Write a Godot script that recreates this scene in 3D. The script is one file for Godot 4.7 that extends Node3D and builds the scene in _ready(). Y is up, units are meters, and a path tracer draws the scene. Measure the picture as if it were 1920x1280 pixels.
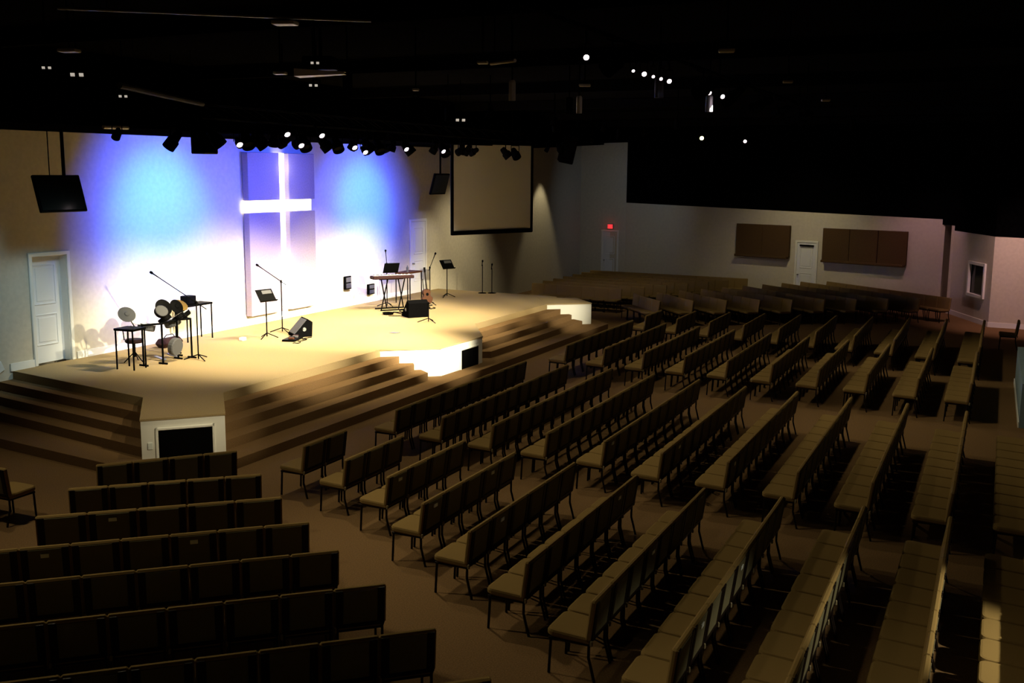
extends Node3D
# Church auditorium: x grows from the stage wall to the rear balcony, rows of chairs run along z, y is up, metres.

const WALL_X := -18.7      # face of the stage wall
const STAGE_Y := 0.875     # stage floor, five risers
const ROW := 1.035         # spacing of the rows
const BACK_H := 0.87

var mats := {}
var used := {}
var rng := RandomNumberGenerator.new()

# ------------------------------------------------------------------ setup
func _ready():
	rng.seed = 7
	var cam := Camera3D.new()
	cam.name = "camera"
	cam.fov = 36.50
	cam.near = 0.05
	cam.far = 200.0
	cam.position = Vector3(0, 5.057, 0)
	cam.rotation_order = EULER_ORDER_YXZ
	cam.rotation = Vector3(-0.1599, 0.44, 0.008)
	add_child(cam)
	cam.current = true
	var we := WorldEnvironment.new()
	we.name = "world_environment"
	var env := Environment.new()
	env.background_mode = Environment.BG_COLOR
	env.background_color = Color(0, 0, 0)
	env.ambient_light_source = Environment.AMBIENT_SOURCE_DISABLED
	env.tonemap_mode = Environment.TONE_MAPPER_LINEAR
	env.tonemap_exposure = 1.0
	env.sdfgi_enabled = true
	env.ssao_enabled = true
	env.ssil_enabled = true
	we.environment = env
	add_child(we)

	make_materials()
	build_lights()
	build_room()
	build_openings()
	build_stage()
	build_cross()
	build_screen_and_tvs()
	build_rig()
	build_ceiling_fittings()
	build_band()
	build_chairs()
	build_side_items()

# every stage lamp: position, aim, colour, energy, half cone, softness, radius
func spot(at: Vector3, to: Vector3, col: Color, e: float, cone: float, blend := 1.0, size := 0.08) -> SpotLight3D:
	var l := SpotLight3D.new()
	l.name = "spot_light"
	l.light_color = col
	l.light_energy = e
	l.spot_angle = cone
	l.spot_angle_attenuation = blend
	l.spot_range = 60.0
	l.spot_attenuation = 2.0
	l.light_size = size
	l.shadow_enabled = true
	add_child(l, true)
	l.look_at_from_position(at, to, Vector3.UP if absf((to - at).normalized().y) < 0.99 else Vector3.RIGHT)
	return l

const WARM := Color(1.0, 0.93, 0.75)
const CREAM := Color(1.0, 0.95, 0.80)
const BLUE := Color(0.22, 0.32, 1.0)
const CYAN := Color(0.20, 0.60, 1.0)
# unseen lamps, placed to light the stage and its wall: [place of the lens, aim, colour, energy, half cone, softness]
var KEYS := [
	[Vector3(-4.2, 6.25, -15.2), Vector3(-16.3, 0.95, -18.6), CREAM, 520.0, 13.0, 1.0],
	[Vector3(-4.2, 6.25, -19.0), Vector3(-16.1, 0.95, -22.8), CREAM, 950.0, 14.0, 1.0],
	[Vector3(-4.2, 6.25, -22.9), Vector3(-16.6, 0.95, -26.8), CREAM, 560.0, 13.0, 1.0],
	[Vector3(-4.2, 6.25, -17.0), Vector3(-12.9, 0.75, -22.2), CREAM, 520.0, 8.0, 1.0],
	[Vector3(-4.2, 6.25, -11.4), Vector3(-13.0, 0.8, -14.0), WARM, 55.0, 9.0, 1.0],
	[Vector3(-4.2, 6.25, -23.7), Vector3(-13.0, 0.7, -31.0), CREAM, 240.0, 7.0, 1.0],
	[Vector3(-4.2, 6.25, -21.0), Vector3(-15.8, 0.9, -30.2), WARM, 480.0, 8.5, 1.0],
]
var WASHES := [
	[Vector3(-14.55, 5.66, -18.0), Vector3(-18.0, 0.4, -17.9), CREAM, 17.0, 34.0, 1.0],
	[Vector3(-14.55, 5.66, -21.6), Vector3(-18.2, 0.5, -21.6), CREAM, 50.0, 35.0, 1.0],
	[Vector3(-14.55, 5.66, -25.6), Vector3(-18.2, 0.5, -25.6), CREAM, 50.0, 35.0, 1.0],
	[Vector3(-14.55, 5.66, -27.55), Vector3(-18.2, 0.9, -28.4), CREAM, 40.0, 30.0, 1.0],
]
var DOWNS := [
	[Vector3(-14.1, 5.64, -18.0), Vector3(-15.7, 0.9, -18.9), WARM, 52.0, 50.0, 1.0],
	[Vector3(-14.1, 5.64, -22.7), Vector3(-15.7, 0.9, -22.2), WARM, 70.0, 50.0, 1.0],
	[Vector3(-14.1, 5.64, -26.4), Vector3(-15.7, 0.9, -26.2), WARM, 70.0, 46.0, 1.0],
]
var BLUES := [
	[Vector3(-14.6, 5.68, -18.9), Vector3(-18.7, 4.1, -19.7), BLUE, 115.0, 42.0, 1.0],
	[Vector3(-14.6, 5.68, -27.2), Vector3(-18.7, 4.0, -28.2), BLUE, 115.0, 38.0, 1.0],
	[Vector3(-14.6, 5.68, -23.2), Vector3(-18.7, 4.3, -23.8), BLUE, 50.0, 42.0, 1.0],
	[Vector3(-14.6, 5.68, -19.45), Vector3(-18.7, 3.9, -19.5), CYAN, 62.0, 28.0, 1.0],
	[Vector3(-14.6, 5.68, -28.0), Vector3(-18.7, 3.9, -28.4), CYAN, 46.0, 26.0, 1.0],
]
# unseen warm house lights, placed to light the seats, tipped toward the rear of the room: [lens, energy]
var HOUSE := [
	[Vector3(-13.2, 6.2, -8.4), 8.0], [Vector3(-11.0, 6.2, -8.9), 9.0], [Vector3(-11.2, 6.2, -14.6), 8.0], [Vector3(-11.2, 6.2, -20.4), 8.0], [Vector3(-11.2, 6.2, -26.4), 8.0], [Vector3(-11.2, 6.2, -31.6), 7.0],
	[Vector3(-8.4, 6.2, -12.4), 8.0], [Vector3(-7.6, 6.2, -18.6), 7.0], [Vector3(-7.6, 6.2, -25.8), 7.0],
	[Vector3(-3.4, 6.3, -6.4), 7.0], [Vector3(-3.6, 6.2, -20.9), 7.0], [Vector3(-3.6, 6.2, -27.6), 6.0],
]

# unseen lamps, placed to light steps, doors and far walls: [lens, aim, colour, energy, half cone, softness, size, height it hangs from, place]
var POOLS := [
	[Vector3(-10.4, 6.3, -14.4), Vector3(-12.9, 0.3, -14.4), WARM, 6.5, 30.0, 1.0, 0.10, 7.195, "first in the line over the stage steps"],
	[Vector3(-10.4, 6.3, -17.6), Vector3(-12.9, 0.3, -17.6), WARM, 6.5, 30.0, 1.0, 0.10, 7.195, "second in the line over the stage steps"],
	[Vector3(-10.4, 6.3, -20.8), Vector3(-12.9, 0.3, -20.8), WARM, 6.5, 30.0, 1.0, 0.10, 7.195, "third in the line over the stage steps"],
	[Vector3(-10.4, 6.3, -24.4), Vector3(-12.9, 0.3, -24.4), WARM, 6.5, 30.0, 1.0, 0.10, 7.195, "fourth in the line over the stage steps"],
	[Vector3(-10.4, 6.3, -28.0), Vector3(-12.9, 0.3, -28.0), WARM, 6.5, 30.0, 1.0, 0.10, 7.195, "fifth in the line over the stage steps"],
	[Vector3(-10.4, 6.3, -31.6), Vector3(-12.9, 0.3, -31.6), WARM, 6.5, 30.0, 1.0, 0.10, 7.195, "sixth in the line over the stage steps"],
	[Vector3(-13.8, 6.3, -10.6), Vector3(-13.9, 0.0, -11.6), WARM, 7.0, 38.0, 1.0, 0.10, 7.195, "over the stage end steps"],
	[Vector3(2.1, 2.75, -10.6), Vector3(0.0, 0.4, -10.4), Color(1.0, 0.96, 0.82), 12.0, 29.0, 0.5, 0.06, 7.195, "low behind the last row"],  # out of view, placed to light the last rows from behind
	[Vector3(-14.85, 5.68, -14.4), Vector3(-18.7, 1.4, -15.9), Color(0.80, 0.95, 1.0), 13.0, 24.0, 1.0, 0.5, 7.195, "tipped at the recessed stage door"],
	[Vector3(-15.0, 5.9, -34.6), Vector3(-18.7, 0.7, -34.6), WARM, 17.0, 38.0, 1.0, 0.12, 7.195, "at the wall past the projection screen"],
	[Vector3(-15.5, 5.6, -33.4), Vector3(-18.7, 1.7, -31.9), CREAM, 9.0, 22.0, 1.0, 0.12, 5.98, "at the door behind the projection screen"],
	[Vector3(-17.7, 6.0, -42.6), Vector3(-18.5, 0.0, -42.4), WARM, 6.0, 30.0, 0.5, 0.08, 6.29, "making the scallop on the stage wall"],
	[Vector3(-13.0, 6.2, -34.0), Vector3(-13.2, 0.8, -39.5), WARM, 7.0, 44.0, 1.0, 0.10, 7.195, "over the far side rows"],
	[Vector3(-13.5, 6.2, -42.0), Vector3(-16.8, 3.0, -47.4), Color(0.8, 0.9, 1.0), 2.6, 44.0, 1.0, 0.10, 7.195, "dim before the exit sign wall"],
	[Vector3(-8.2, 6.2, -40.5), Vector3(-7.4, 1.0, -44.6), WARM, 9.0, 46.0, 1.0, 0.10, 7.195, "before the far white door"],
	[Vector3(-3.4, 6.2, -40.0), Vector3(-2.6, 1.6, -43.1), Color(1.0, 0.76, 0.80), 7.0, 36.0, 1.0, 0.10, 7.195, "pinkish before the far corner return"],
	[Vector3(0.3, 6.2, -35.5), Vector3(0.8, 1.4, -38.8), Color(1.0, 0.78, 0.76), 25.0, 32.0, 1.0, 0.10, 7.195, "pinkish at the end of the side aisle"],
]

func build_lights():
	for k in KEYS: lamp_light(k)
	for k in WASHES: lamp_light(k)
	for k in DOWNS: lamp_light(k)
	for k in BLUES: lamp_light(k)
	for h in HOUSE:
		spot(h[0] + Vector3(0.02, -0.04, 0), h[0] + Vector3(3.6, -6, 0), WARM, h[1], 46.0, 0.8, 0.12)
	# unseen lamps: dim warm pools on the steps, cool door light, scallop by the screen, pools on the far walls
	for p in POOLS: spot(p[0] + (p[1] - p[0]).normalized() * 0.04, p[1], p[2], p[3], p[4], p[5], p[6])

func lamp_light(k):
	var dir: Vector3 = (k[1] - k[0]).normalized()
	spot(k[0] + dir * 0.03, k[1], k[2], k[3], k[4], k[5])

# ------------------------------------------------------------------ materials
func noise_tex(freq: float, lo: Color, hi: Color, oct := 4, seed_ := 1, size := 512) -> NoiseTexture2D:
	var n := FastNoiseLite.new()
	n.seed = seed_
	n.frequency = freq
	n.fractal_octaves = oct
	var t := NoiseTexture2D.new()
	t.width = size
	t.height = size
	t.seamless = true
	t.noise = n
	var g := Gradient.new()
	g.set_color(0, lo)
	g.set_color(1, hi)
	t.color_ramp = g
	return t

func mat(called: String, col: Color, rough := 0.8, metal := 0.0, vary := 0.0, tile := 1.0, freq := 0.03, spec := 0.3) -> StandardMaterial3D:
	var m := StandardMaterial3D.new()
	m.albedo_color = col
	m.roughness = rough
	m.metallic = metal
	m.metallic_specular = spec
	if vary > 0.0:
		m.albedo_texture = noise_tex(freq, Color(1 - vary, 1 - vary, 1 - vary), Color(1, 1, 1), 4, called.hash() % 997)
		m.uv1_triplanar = true
		m.uv1_world_triplanar = true
		m.uv1_scale = Vector3.ONE * tile
	m.cull_mode = BaseMaterial3D.CULL_DISABLED
	mats[called] = m
	return m

func glow(called: String, col: Color, e: float) -> StandardMaterial3D:
	var m := StandardMaterial3D.new()
	m.albedo_color = Color(0.9, 0.9, 0.9)
	m.emission_enabled = true
	m.emission = col
	m.emission_energy_multiplier = e
	mats[called] = m
	return m

func make_materials():
	mat("wall", Color(0.80, 0.77, 0.70), 0.9, 0, 0.06, 0.4)
	mat("black_paint", Color(0.025, 0.025, 0.027), 1.0, 0, 0.3, 0.3, 0.03, 0.0)
	mat("ceiling_black", Color(0.075, 0.075, 0.08), 1.0, 0, 0.3, 0.3, 0.03, 0.0)
	mat("rig_black", Color(0.04, 0.04, 0.044), 0.9, 0, 0, 1.0, 0.03, 0.05)
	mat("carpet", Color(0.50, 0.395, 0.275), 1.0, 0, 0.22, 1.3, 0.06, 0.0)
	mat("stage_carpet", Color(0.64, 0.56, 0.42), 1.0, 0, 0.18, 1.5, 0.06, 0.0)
	mat("white_trim", Color(0.88, 0.88, 0.86), 0.55)
	mat("door_white", Color(0.86, 0.87, 0.88), 0.5)
	mat("fabric", Color(0.56, 0.465, 0.295), 0.98, 0, 0.22, 6.0, 0.08, 0.05)
	mat("fabric_panel", Color(0.44, 0.42, 0.33), 0.98, 0, 0.2, 6.0, 0.08, 0.05)
	mat("frame_brown", Color(0.10, 0.07, 0.055), 0.45, 0.3)
	mat("card", Color(0.85, 0.88, 0.88), 0.4)
	mat("bracket", Color(0.50, 0.46, 0.36), 0.6, 0.2)
	mat("black_metal", Color(0.02, 0.02, 0.022), 0.6, 0.0, 0, 1.0, 0.03, 0.1)
	mat("grey_metal", Color(0.55, 0.55, 0.56), 0.4, 0.7)
	mat("duct_grey", Color(0.22, 0.22, 0.24), 0.9)
	mat("pale_metal", Color(0.80, 0.78, 0.74), 0.45, 0.2)
	mat("black_plastic", Color(0.02, 0.02, 0.022), 0.5, 0, 0, 1.0, 0.03, 0.1)
	mat("dark_cloth", Color(0.035, 0.035, 0.04), 1.0, 0, 0, 1.0, 0.03, 0.0)
	mat("screen_white", Color(0.82, 0.82, 0.80), 0.85)
	mat("panel_grey", Color(0.62, 0.57, 0.60), 0.9, 0, 0.08, 1.0)
	mat("maroon", Color(0.14, 0.05, 0.055), 0.7)
	mat("drum_head", Color(0.86, 0.86, 0.84), 0.6)
	mat("grey_pad", Color(0.28, 0.28, 0.29), 0.7)
	mat("bronze", Color(0.62, 0.50, 0.28), 0.35, 0.8)
	mat("wood", Color(0.30, 0.17, 0.09), 0.5, 0, 0.35, 2.0, 0.04)
	mat("brown_panel", Color(0.36, 0.27, 0.17), 0.9, 0, 0.25, 2.0)
	mat("booth_grey", Color(0.50, 0.58, 0.62), 0.85, 0, 0.08, 0.6)
	mat("glass_dark", Color(0.06, 0.07, 0.065), 0.12)
	mat("keys_white", Color(0.9, 0.9, 0.88), 0.4)
	glow("lens_white", Color(1.0, 0.90, 0.92), 6.0)
	glow("lens_warm", Color(1.0, 0.95, 0.65), 6.0)
	glow("lens_blue", Color(0.2, 0.35, 1.0), 3.0)
	glow("lens_house", Color(1.0, 0.9, 0.7), 0.12)
	glow("cross_light", Color(1.0, 0.97, 0.93), 3.2)
	glow("faint_glow", Color(1.0, 0.95, 0.88), 0.45)
	glow("exit_red", Color(1.0, 0.10, 0.12), 0.55)

# ------------------------------------------------------------------ mesh helpers
func st_new() -> SurfaceTool:
	var st := SurfaceTool.new()
	st.begin(Mesh.PRIMITIVE_TRIANGLES)
	st.set_smooth_group(-1)
	return st

# a, b, c counter-clockwise seen from outside
func tri(st: SurfaceTool, a: Vector3, b: Vector3, c: Vector3):
	st.add_vertex(a); st.add_vertex(c); st.add_vertex(b)

func quad(st: SurfaceTool, a: Vector3, b: Vector3, c: Vector3, d: Vector3):
	tri(st, a, b, c); tri(st, a, c, d)

func box(st: SurfaceTool, size: Vector3, x := Transform3D.IDENTITY):
	rbox(st, size, 0.0, x)

# box with chamfered edges
func rbox(st: SurfaceTool, size: Vector3, bev: float, x := Transform3D.IDENTITY):
	var h := size * 0.5
	var b := minf(bev, minf(h.x, minf(h.y, h.z)) * 0.98)
	var axes := [Vector3.RIGHT, Vector3.UP, Vector3.BACK]
	for ax in 3:
		for s in [-1.0, 1.0]:
			var n: Vector3 = axes[ax] * s
			var u: Vector3 = axes[(ax + 1) % 3]
			var v: Vector3 = axes[(ax + 2) % 3]
			var hu: float = h[(ax + 1) % 3] - b
			var hv: float = h[(ax + 2) % 3] - b
			var c: Vector3 = n * h[ax]
			var q := [c - u * hu - v * hv, c + u * hu - v * hv, c + u * hu + v * hv, c - u * hu + v * hv]
			if s < 0: q.reverse()
			quad(st, x * q[0], x * q[1], x * q[2], x * q[3])
	if b <= 0.0: return
	for ax in 3:   # edges along axis ax
		var a1 := (ax + 1) % 3
		var a2 := (ax + 2) % 3
		for s1 in [-1.0, 1.0]:
			for s2 in [-1.0, 1.0]:
				var l: Vector3 = axes[ax] * (h[ax] - b)
				var p: Vector3 = axes[a1] * s1 * h[a1] + axes[a2] * s2 * (h[a2] - b)
				var r: Vector3 = axes[a1] * s1 * (h[a1] - b) + axes[a2] * s2 * h[a2]
				var q := [p - l, p + l, r + l, r - l]
				if s1 * s2 > 0: q.reverse()
				quad(st, x * q[0], x * q[1], x * q[2], x * q[3])
	for sx in [-1.0, 1.0]:
		for sy in [-1.0, 1.0]:
			for sz in [-1.0, 1.0]:
				var c := Vector3(sx * (h.x - b), sy * (h.y - b), sz * (h.z - b))
				var p := [c + Vector3(sx * b, 0, 0), c + Vector3(0, sy * b, 0), c + Vector3(0, 0, sz * b)]
				if sx * sy * sz < 0: p.reverse()
				tri(st, x * p[0], x * p[1], x * p[2])

func basis_to(dir: Vector3) -> Basis:   # y axis along dir
	var y := dir.normalized()
	var x := y.cross(Vector3.UP if absf(y.y) < 0.95 else Vector3.RIGHT).normalized()
	return Basis(x, y, x.cross(y))

# straight round bar or cone between two points
func bar(st: SurfaceTool, a: Vector3, b: Vector3, r0: float, r1 := -1.0, n := 8):
	if r1 < 0: r1 = r0
	var bs := basis_to(b - a)
	for i in n:
		var t0 := TAU * i / n
		var t1 := TAU * (i + 1) / n
		var d0 := bs.x * cos(t0) + bs.z * sin(t0)
		var d1 := bs.x * cos(t1) + bs.z * sin(t1)
		quad(st, a + d1 * r0, a + d0 * r0, b + d0 * r1, b + d1 * r1)
		tri(st, a, a + d0 * r0, a + d1 * r0)
		tri(st, b, b + d1 * r1, b + d0 * r1)

func path_bar(st: SurfaceTool, pts: Array, r: float, n := 7):
	for i in pts.size() - 1:
		bar(st, pts[i], pts[i + 1], r, r, n)

# flat bar of rectangular section
func strip(st: SurfaceTool, a: Vector3, b: Vector3, w: float, t: float, side := Vector3.RIGHT):
	var y := (b - a).normalized()
	var x := (side - y * side.dot(y)).normalized()
	var bs := Basis(x, y, x.cross(y))
	rbox(st, Vector3(w, a.distance_to(b), t), minf(w, t) * 0.2, Transform3D(bs, (a + b) * 0.5))

# turned profile round the y axis: points (radius, height)
func lathe(st: SurfaceTool, prof: Array, x := Transform3D.IDENTITY, n := 18):
	for i in n:
		var t0 := TAU * i / n
		var t1 := TAU * (i + 1) / n
		for k in prof.size() - 1:
			var p: Vector2 = prof[k]
			var q: Vector2 = prof[k + 1]
			var a := x * Vector3(p.x * cos(t0), p.y, p.x * sin(t0))
			var b := x * Vector3(p.x * cos(t1), p.y, p.x * sin(t1))
			var c := x * Vector3(q.x * cos(t1), q.y, q.x * sin(t1))
			var d := x * Vector3(q.x * cos(t0), q.y, q.x * sin(t0))
			if p.x > 0.0001: tri(st, a, c, b)
			if q.x > 0.0001: tri(st, a, d, c)

# upright prism over a plan outline (x, z)
func prism(st: SurfaceTool, plan: PackedVector2Array, y0: float, y1: float):
	var pl := plan.duplicate()
	if Geometry2D.is_polygon_clockwise(pl): pl.reverse()
	var ix := Geometry2D.triangulate_polygon(pl)
	for i in range(0, ix.size(), 3):
		var a := pl[ix[i]]
		var b := pl[ix[i + 1]]
		var c := pl[ix[i + 2]]
		if (b - a).cross(c - a) > 0:
			var t := b; b = c; c = t
		tri(st, Vector3(a.x, y1, a.y), Vector3(b.x, y1, b.y), Vector3(c.x, y1, c.y))
		tri(st, Vector3(a.x, y0, a.y), Vector3(c.x, y0, c.y), Vector3(b.x, y0, b.y))
	for i in pl.size():
		var a := pl[i]
		var b := pl[(i + 1) % pl.size()]
		quad(st, Vector3(a.x, y0, a.y), Vector3(a.x, y1, a.y), Vector3(b.x, y1, b.y), Vector3(b.x, y0, b.y))

# upright wall slab from a to b (plan), bottom and top given at both ends, thickness behind
func slab(st: SurfaceTool, a: Vector2, b: Vector2, ya0: float, ya1: float, yb0: float, yb1: float, t: float):
	var d := (b - a).normalized()
	var o := Vector2(d.y, -d.x) * t     # behind the face seen from the room
	var p := [Vector3(a.x, ya0, a.y), Vector3(b.x, yb0, b.y), Vector3(b.x, yb1, b.y), Vector3(a.x, ya1, a.y)]
	var q := []
	for v in p: q.append(v + Vector3(o.x, 0, o.y))
	quad(st, p[0], p[1], p[2], p[3])
	quad(st, q[1], q[0], q[3], q[2])
	for i in 4:
		var j := (i + 1) % 4
		quad(st, p[j], p[i], q[i], q[j])

func numbered(called: String) -> String:
	if not used.has(called):
		used[called] = 0
		return called
	used[called] += 1
	return "%s_%03d" % [called, used[called]]

func mesh_of(st: SurfaceTool) -> ArrayMesh:
	st.generate_normals()
	return st.commit()

func put(called: String, mesh: Mesh, m: String, parent: Node = self) -> MeshInstance3D:
	var o := MeshInstance3D.new()
	o.name = numbered(called) if parent == self else called
	o.mesh = mesh
	o.material_override = mats[m]
	parent.add_child(o, true)
	return o

func obj(called: String, st: SurfaceTool, m: String, parent: Node = self) -> MeshInstance3D:
	return put(called, mesh_of(st), m, parent)

func struct(called: String, st: SurfaceTool, m: String, label := "") -> MeshInstance3D:
	var o := obj(called, st, m)
	o.set_meta("kind", "structure")
	if label != "": o.set_meta("label", label)
	return o

func base(called: String, label: String, category: String, at := Vector3.ZERO, turn := 0.0, group := "", kind := "") -> Node3D:
	var o := Node3D.new()
	o.name = numbered(called)
	add_child(o)
	o.position = at
	o.rotation.y = turn
	tag(o, label, category, group, kind)
	return o

func tag(o: Node, label: String, category: String, group := "", kind := ""):
	o.set_meta("label", label)
	if category != "": o.set_meta("category", category)
	if group != "": o.set_meta("group", group)
	if kind != "": o.set_meta("kind", kind)

func at_(v: Vector3) -> Transform3D:
	return Transform3D(Basis.IDENTITY, v)

# ------------------------------------------------------------------ room
func build_room():
	var st := st_new()
	box(st, Vector3(30, 0.2, 62), at_(Vector3(-6, -0.1, -21)))
	struct("floor", st, "carpet", "brown carpeted auditorium floor under the rows of chairs")
	st = st_new()
	box(st, Vector3(30, 0.2, 62), at_(Vector3(-6, 7.3, -21)))
	struct("ceiling", st, "ceiling_black", "black painted open ceiling over the seats")
	# stage wall, with the recess of the first door left open
	st = st_new()
	var zs := [6.0, -15.52, -16.56, -34.6, -47.7]
	var tp := [5.85, 5.98, 6.0, 6.2, 6.55]
	for i in 4:
		slab(st, Vector2(WALL_X, zs[i]), Vector2(WALL_X, zs[i + 1]), 0.0 if i != 1 else 3.26, tp[i], 0.0 if i != 1 else 3.26, tp[i + 1], 0.25)
	box(st, Vector3(0.05, 3.4, 1.4), at_(Vector3(WALL_X - 0.27, 1.7, -16.04)))
	struct("wall_stage", st, "wall", "off-white wall behind the stage washed with blue light")
	st = st_new()
	slab(st, Vector2(-15.3, 6), Vector2(-15.3, -34.6), 5.76, 7.2, 6.0, 7.2, 3.6)
	slab(st, Vector2(-15.3, -34.6), Vector2(-17.6, -47.7), 6.0, 7.2, 6.5, 7.2, 1.5)
	struct("ceiling_bulkhead", st, "black_paint", "black bulkhead that hides the top of the stage wall")
	# short wall with the exit door, then the long far wall with a black upper part
	var k1 := Vector2(WALL_X, -47.45)
	var k2 := Vector2(-16.35, -47.42)
	var k3 := Vector2(-2.09, -42.9)
	var k4 := Vector2(-1.62, -42.15)
	var k5 := Vector2(-0.21, -38.92)
	var k6 := Vector2(4.5, -38.75)
	st = st_new()
	slab(st, k1, k2, 0, 6.55, 0, 6.6, 0.25)
	struct("wall_exit", st, "wall", "narrow tall wall holding the exit door")
	st = st_new()
	slab(st, k2, k3, 0, 3.77, 0, 3.5, 0.25)
	struct("wall_far", st, "wall", "long low off-white wall across the far end")
	st = st_new()
	slab(st, k1, k2, 6.55, 7.2, 6.6, 7.2, 0.25)
	slab(st, k2, k3, 3.77, 7.2, 3.5, 7.2, 0.25)
	slab(st, k3, k4, 3.3, 7.2, 3.3, 7.2, 0.25)
	slab(st, k4, k5, 3.12, 7.2, 3.10, 7.2, 0.25)
	slab(st, k5, k6, 3.10, 7.2, 3.0, 7.2, 0.25)
	struct("wall_far_upper", st, "black_paint", "black painted wall above the low white far wall")
	st = st_new()
	var back := Vector2(0.5, -0.87) * 1.1  # corner return pushed back, its shade put into the shape
	slab(st, k3 + back, k4 + back, 0, 3.5, 0, 3.5, 0.2)
	slab(st, k3, k3 + back, 0, 3.5, 0, 3.5, -0.12)
	slab(st, k4 + back, k4, 0, 3.3, 0, 3.3, -0.12)
	struct("wall_shaded_return", st, "wall", "narrow wall return set back for shade at the far corner")
	# angled wall around the window opening
	st = st_new()
	var wa := k4.lerp(k5, 0.46)
	var wb := k4.lerp(k5, 0.86)
	slab(st, k4, wa, 0, 3.12, 0, 3.11, 0.25)
	slab(st, wb, k5, 0, 3.11, 0, 3.10, 0.25)
	slab(st, wa, wb, 0, 0.95, 0, 0.95, 0.25)
	slab(st, wa, wb, 2.08, 3.11, 2.08, 3.11, 0.25)
	struct("wall_angled", st, "wall", "angled wall with a small window beside the far corner")
	st = st_new()
	slab(st, k5, k6, 0, 3.10, 0, 3.0, 0.25)
	struct("wall_side", st, "wall", "pinkish lit wall at the end of the side aisle")
	window_1(wa, wb)
	# closing walls behind the camera
	st = st_new()
	slab(st, Vector2(4.5, -38.75), Vector2(4.5, 9), 0, 7.2, 0, 7.2, 0.25)
	struct("wall_rear", st, "wall")
	st = st_new()
	slab(st, Vector2(4.5, 6), Vector2(WALL_X, 6), 0, 7.2, 0, 7.2, 0.25)
	struct("wall_near", st, "wall")
	# balcony the photograph is taken from
	st = st_new()
	box(st, Vector3(5.2, 0.3, 8.0), at_(Vector3(1.9, 3.3, 2.2)))
	struct("floor_balcony", st, "black_paint")
	# baseboards
	st = st_new()
	box(st, Vector3(0.03, 0.16, 14.5), at_(Vector3(WALL_X + 0.015, STAGE_Y + 0.08, -23.9)))
	box(st, Vector3(0.03, 0.16, 0.62), at_(Vector3(WALL_X + 0.015, STAGE_Y + 0.08, -15.2)))
	struct("baseboard_stage", st, "white_trim", "white baseboard along the stage wall")
	st = st_new()
	var pts := [Vector3(WALL_X + 0.02, 0.98, -14.7), Vector3(WALL_X + 0.02, 0.2, -12.9)]
	strip(st, pts[0] + Vector3(0, 0.06, 0), pts[1] + Vector3(0, 0.06, 0), 0.04, 0.22)
	struct("trim_2", st, "white_trim", "white sloping skirting beside the stage steps")
	st = st_new()
	for e in [[k4, k5], [k5, k6], [k2, k3]]:
		var d: Vector2 = (e[1] - e[0]).normalized()
		slab(st, e[0], e[1], 0, 0.17, 0, 0.17, -0.02)
	struct("baseboard_far", st, "white_trim", "white baseboard along the far walls")
	# low partition at the edge of the side aisle
	st = st_new()
	slab(st, Vector2(0.56, -28.4), Vector2(0.60, -23.2), 0, 0.92, 0, 0.92, 0.2)
	struct("wall_partition", st, "booth_grey", "blue-grey low partition along the side aisle")
	st = st_new()
	slab(st, Vector2(0.555, -28.4), Vector2(0.60, -23.2), 0, 0.12, 0, 0.12, -0.02)
	struct("baseboard_partition", st, "white_trim", "white baseboard of the blue-grey partition")

func window_1(a: Vector2, b: Vector2):
	var d := (b - a).normalized()
	var w := a.distance_to(b)
	var o := Node3D.new()
	o.name = "window_1"
	add_child(o)
	o.position = Vector3(a.x, 0.95, a.y)
	o.rotation.y = atan2(-d.y, d.x)
	tag(o, "white-framed dark window in the angled wall", "window", "", "structure")
	var h := 1.13
	var st := st_new()
	for x in [0.04, w - 0.04]: box(st, Vector3(0.10, h + 0.08, 0.10), at_(Vector3(x, h / 2, 0.02)))
	for y in [0.0, h]: box(st, Vector3(w, 0.10, 0.10), at_(Vector3(w / 2, y, 0.02)))
	obj("window_frame", st, "white_trim", o)
	st = st_new()
	box(st, Vector3(w - 0.08, h, 0.02), at_(Vector3(w / 2, h / 2, -0.06)))
	obj("pane", st, "glass_dark", o)

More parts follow.
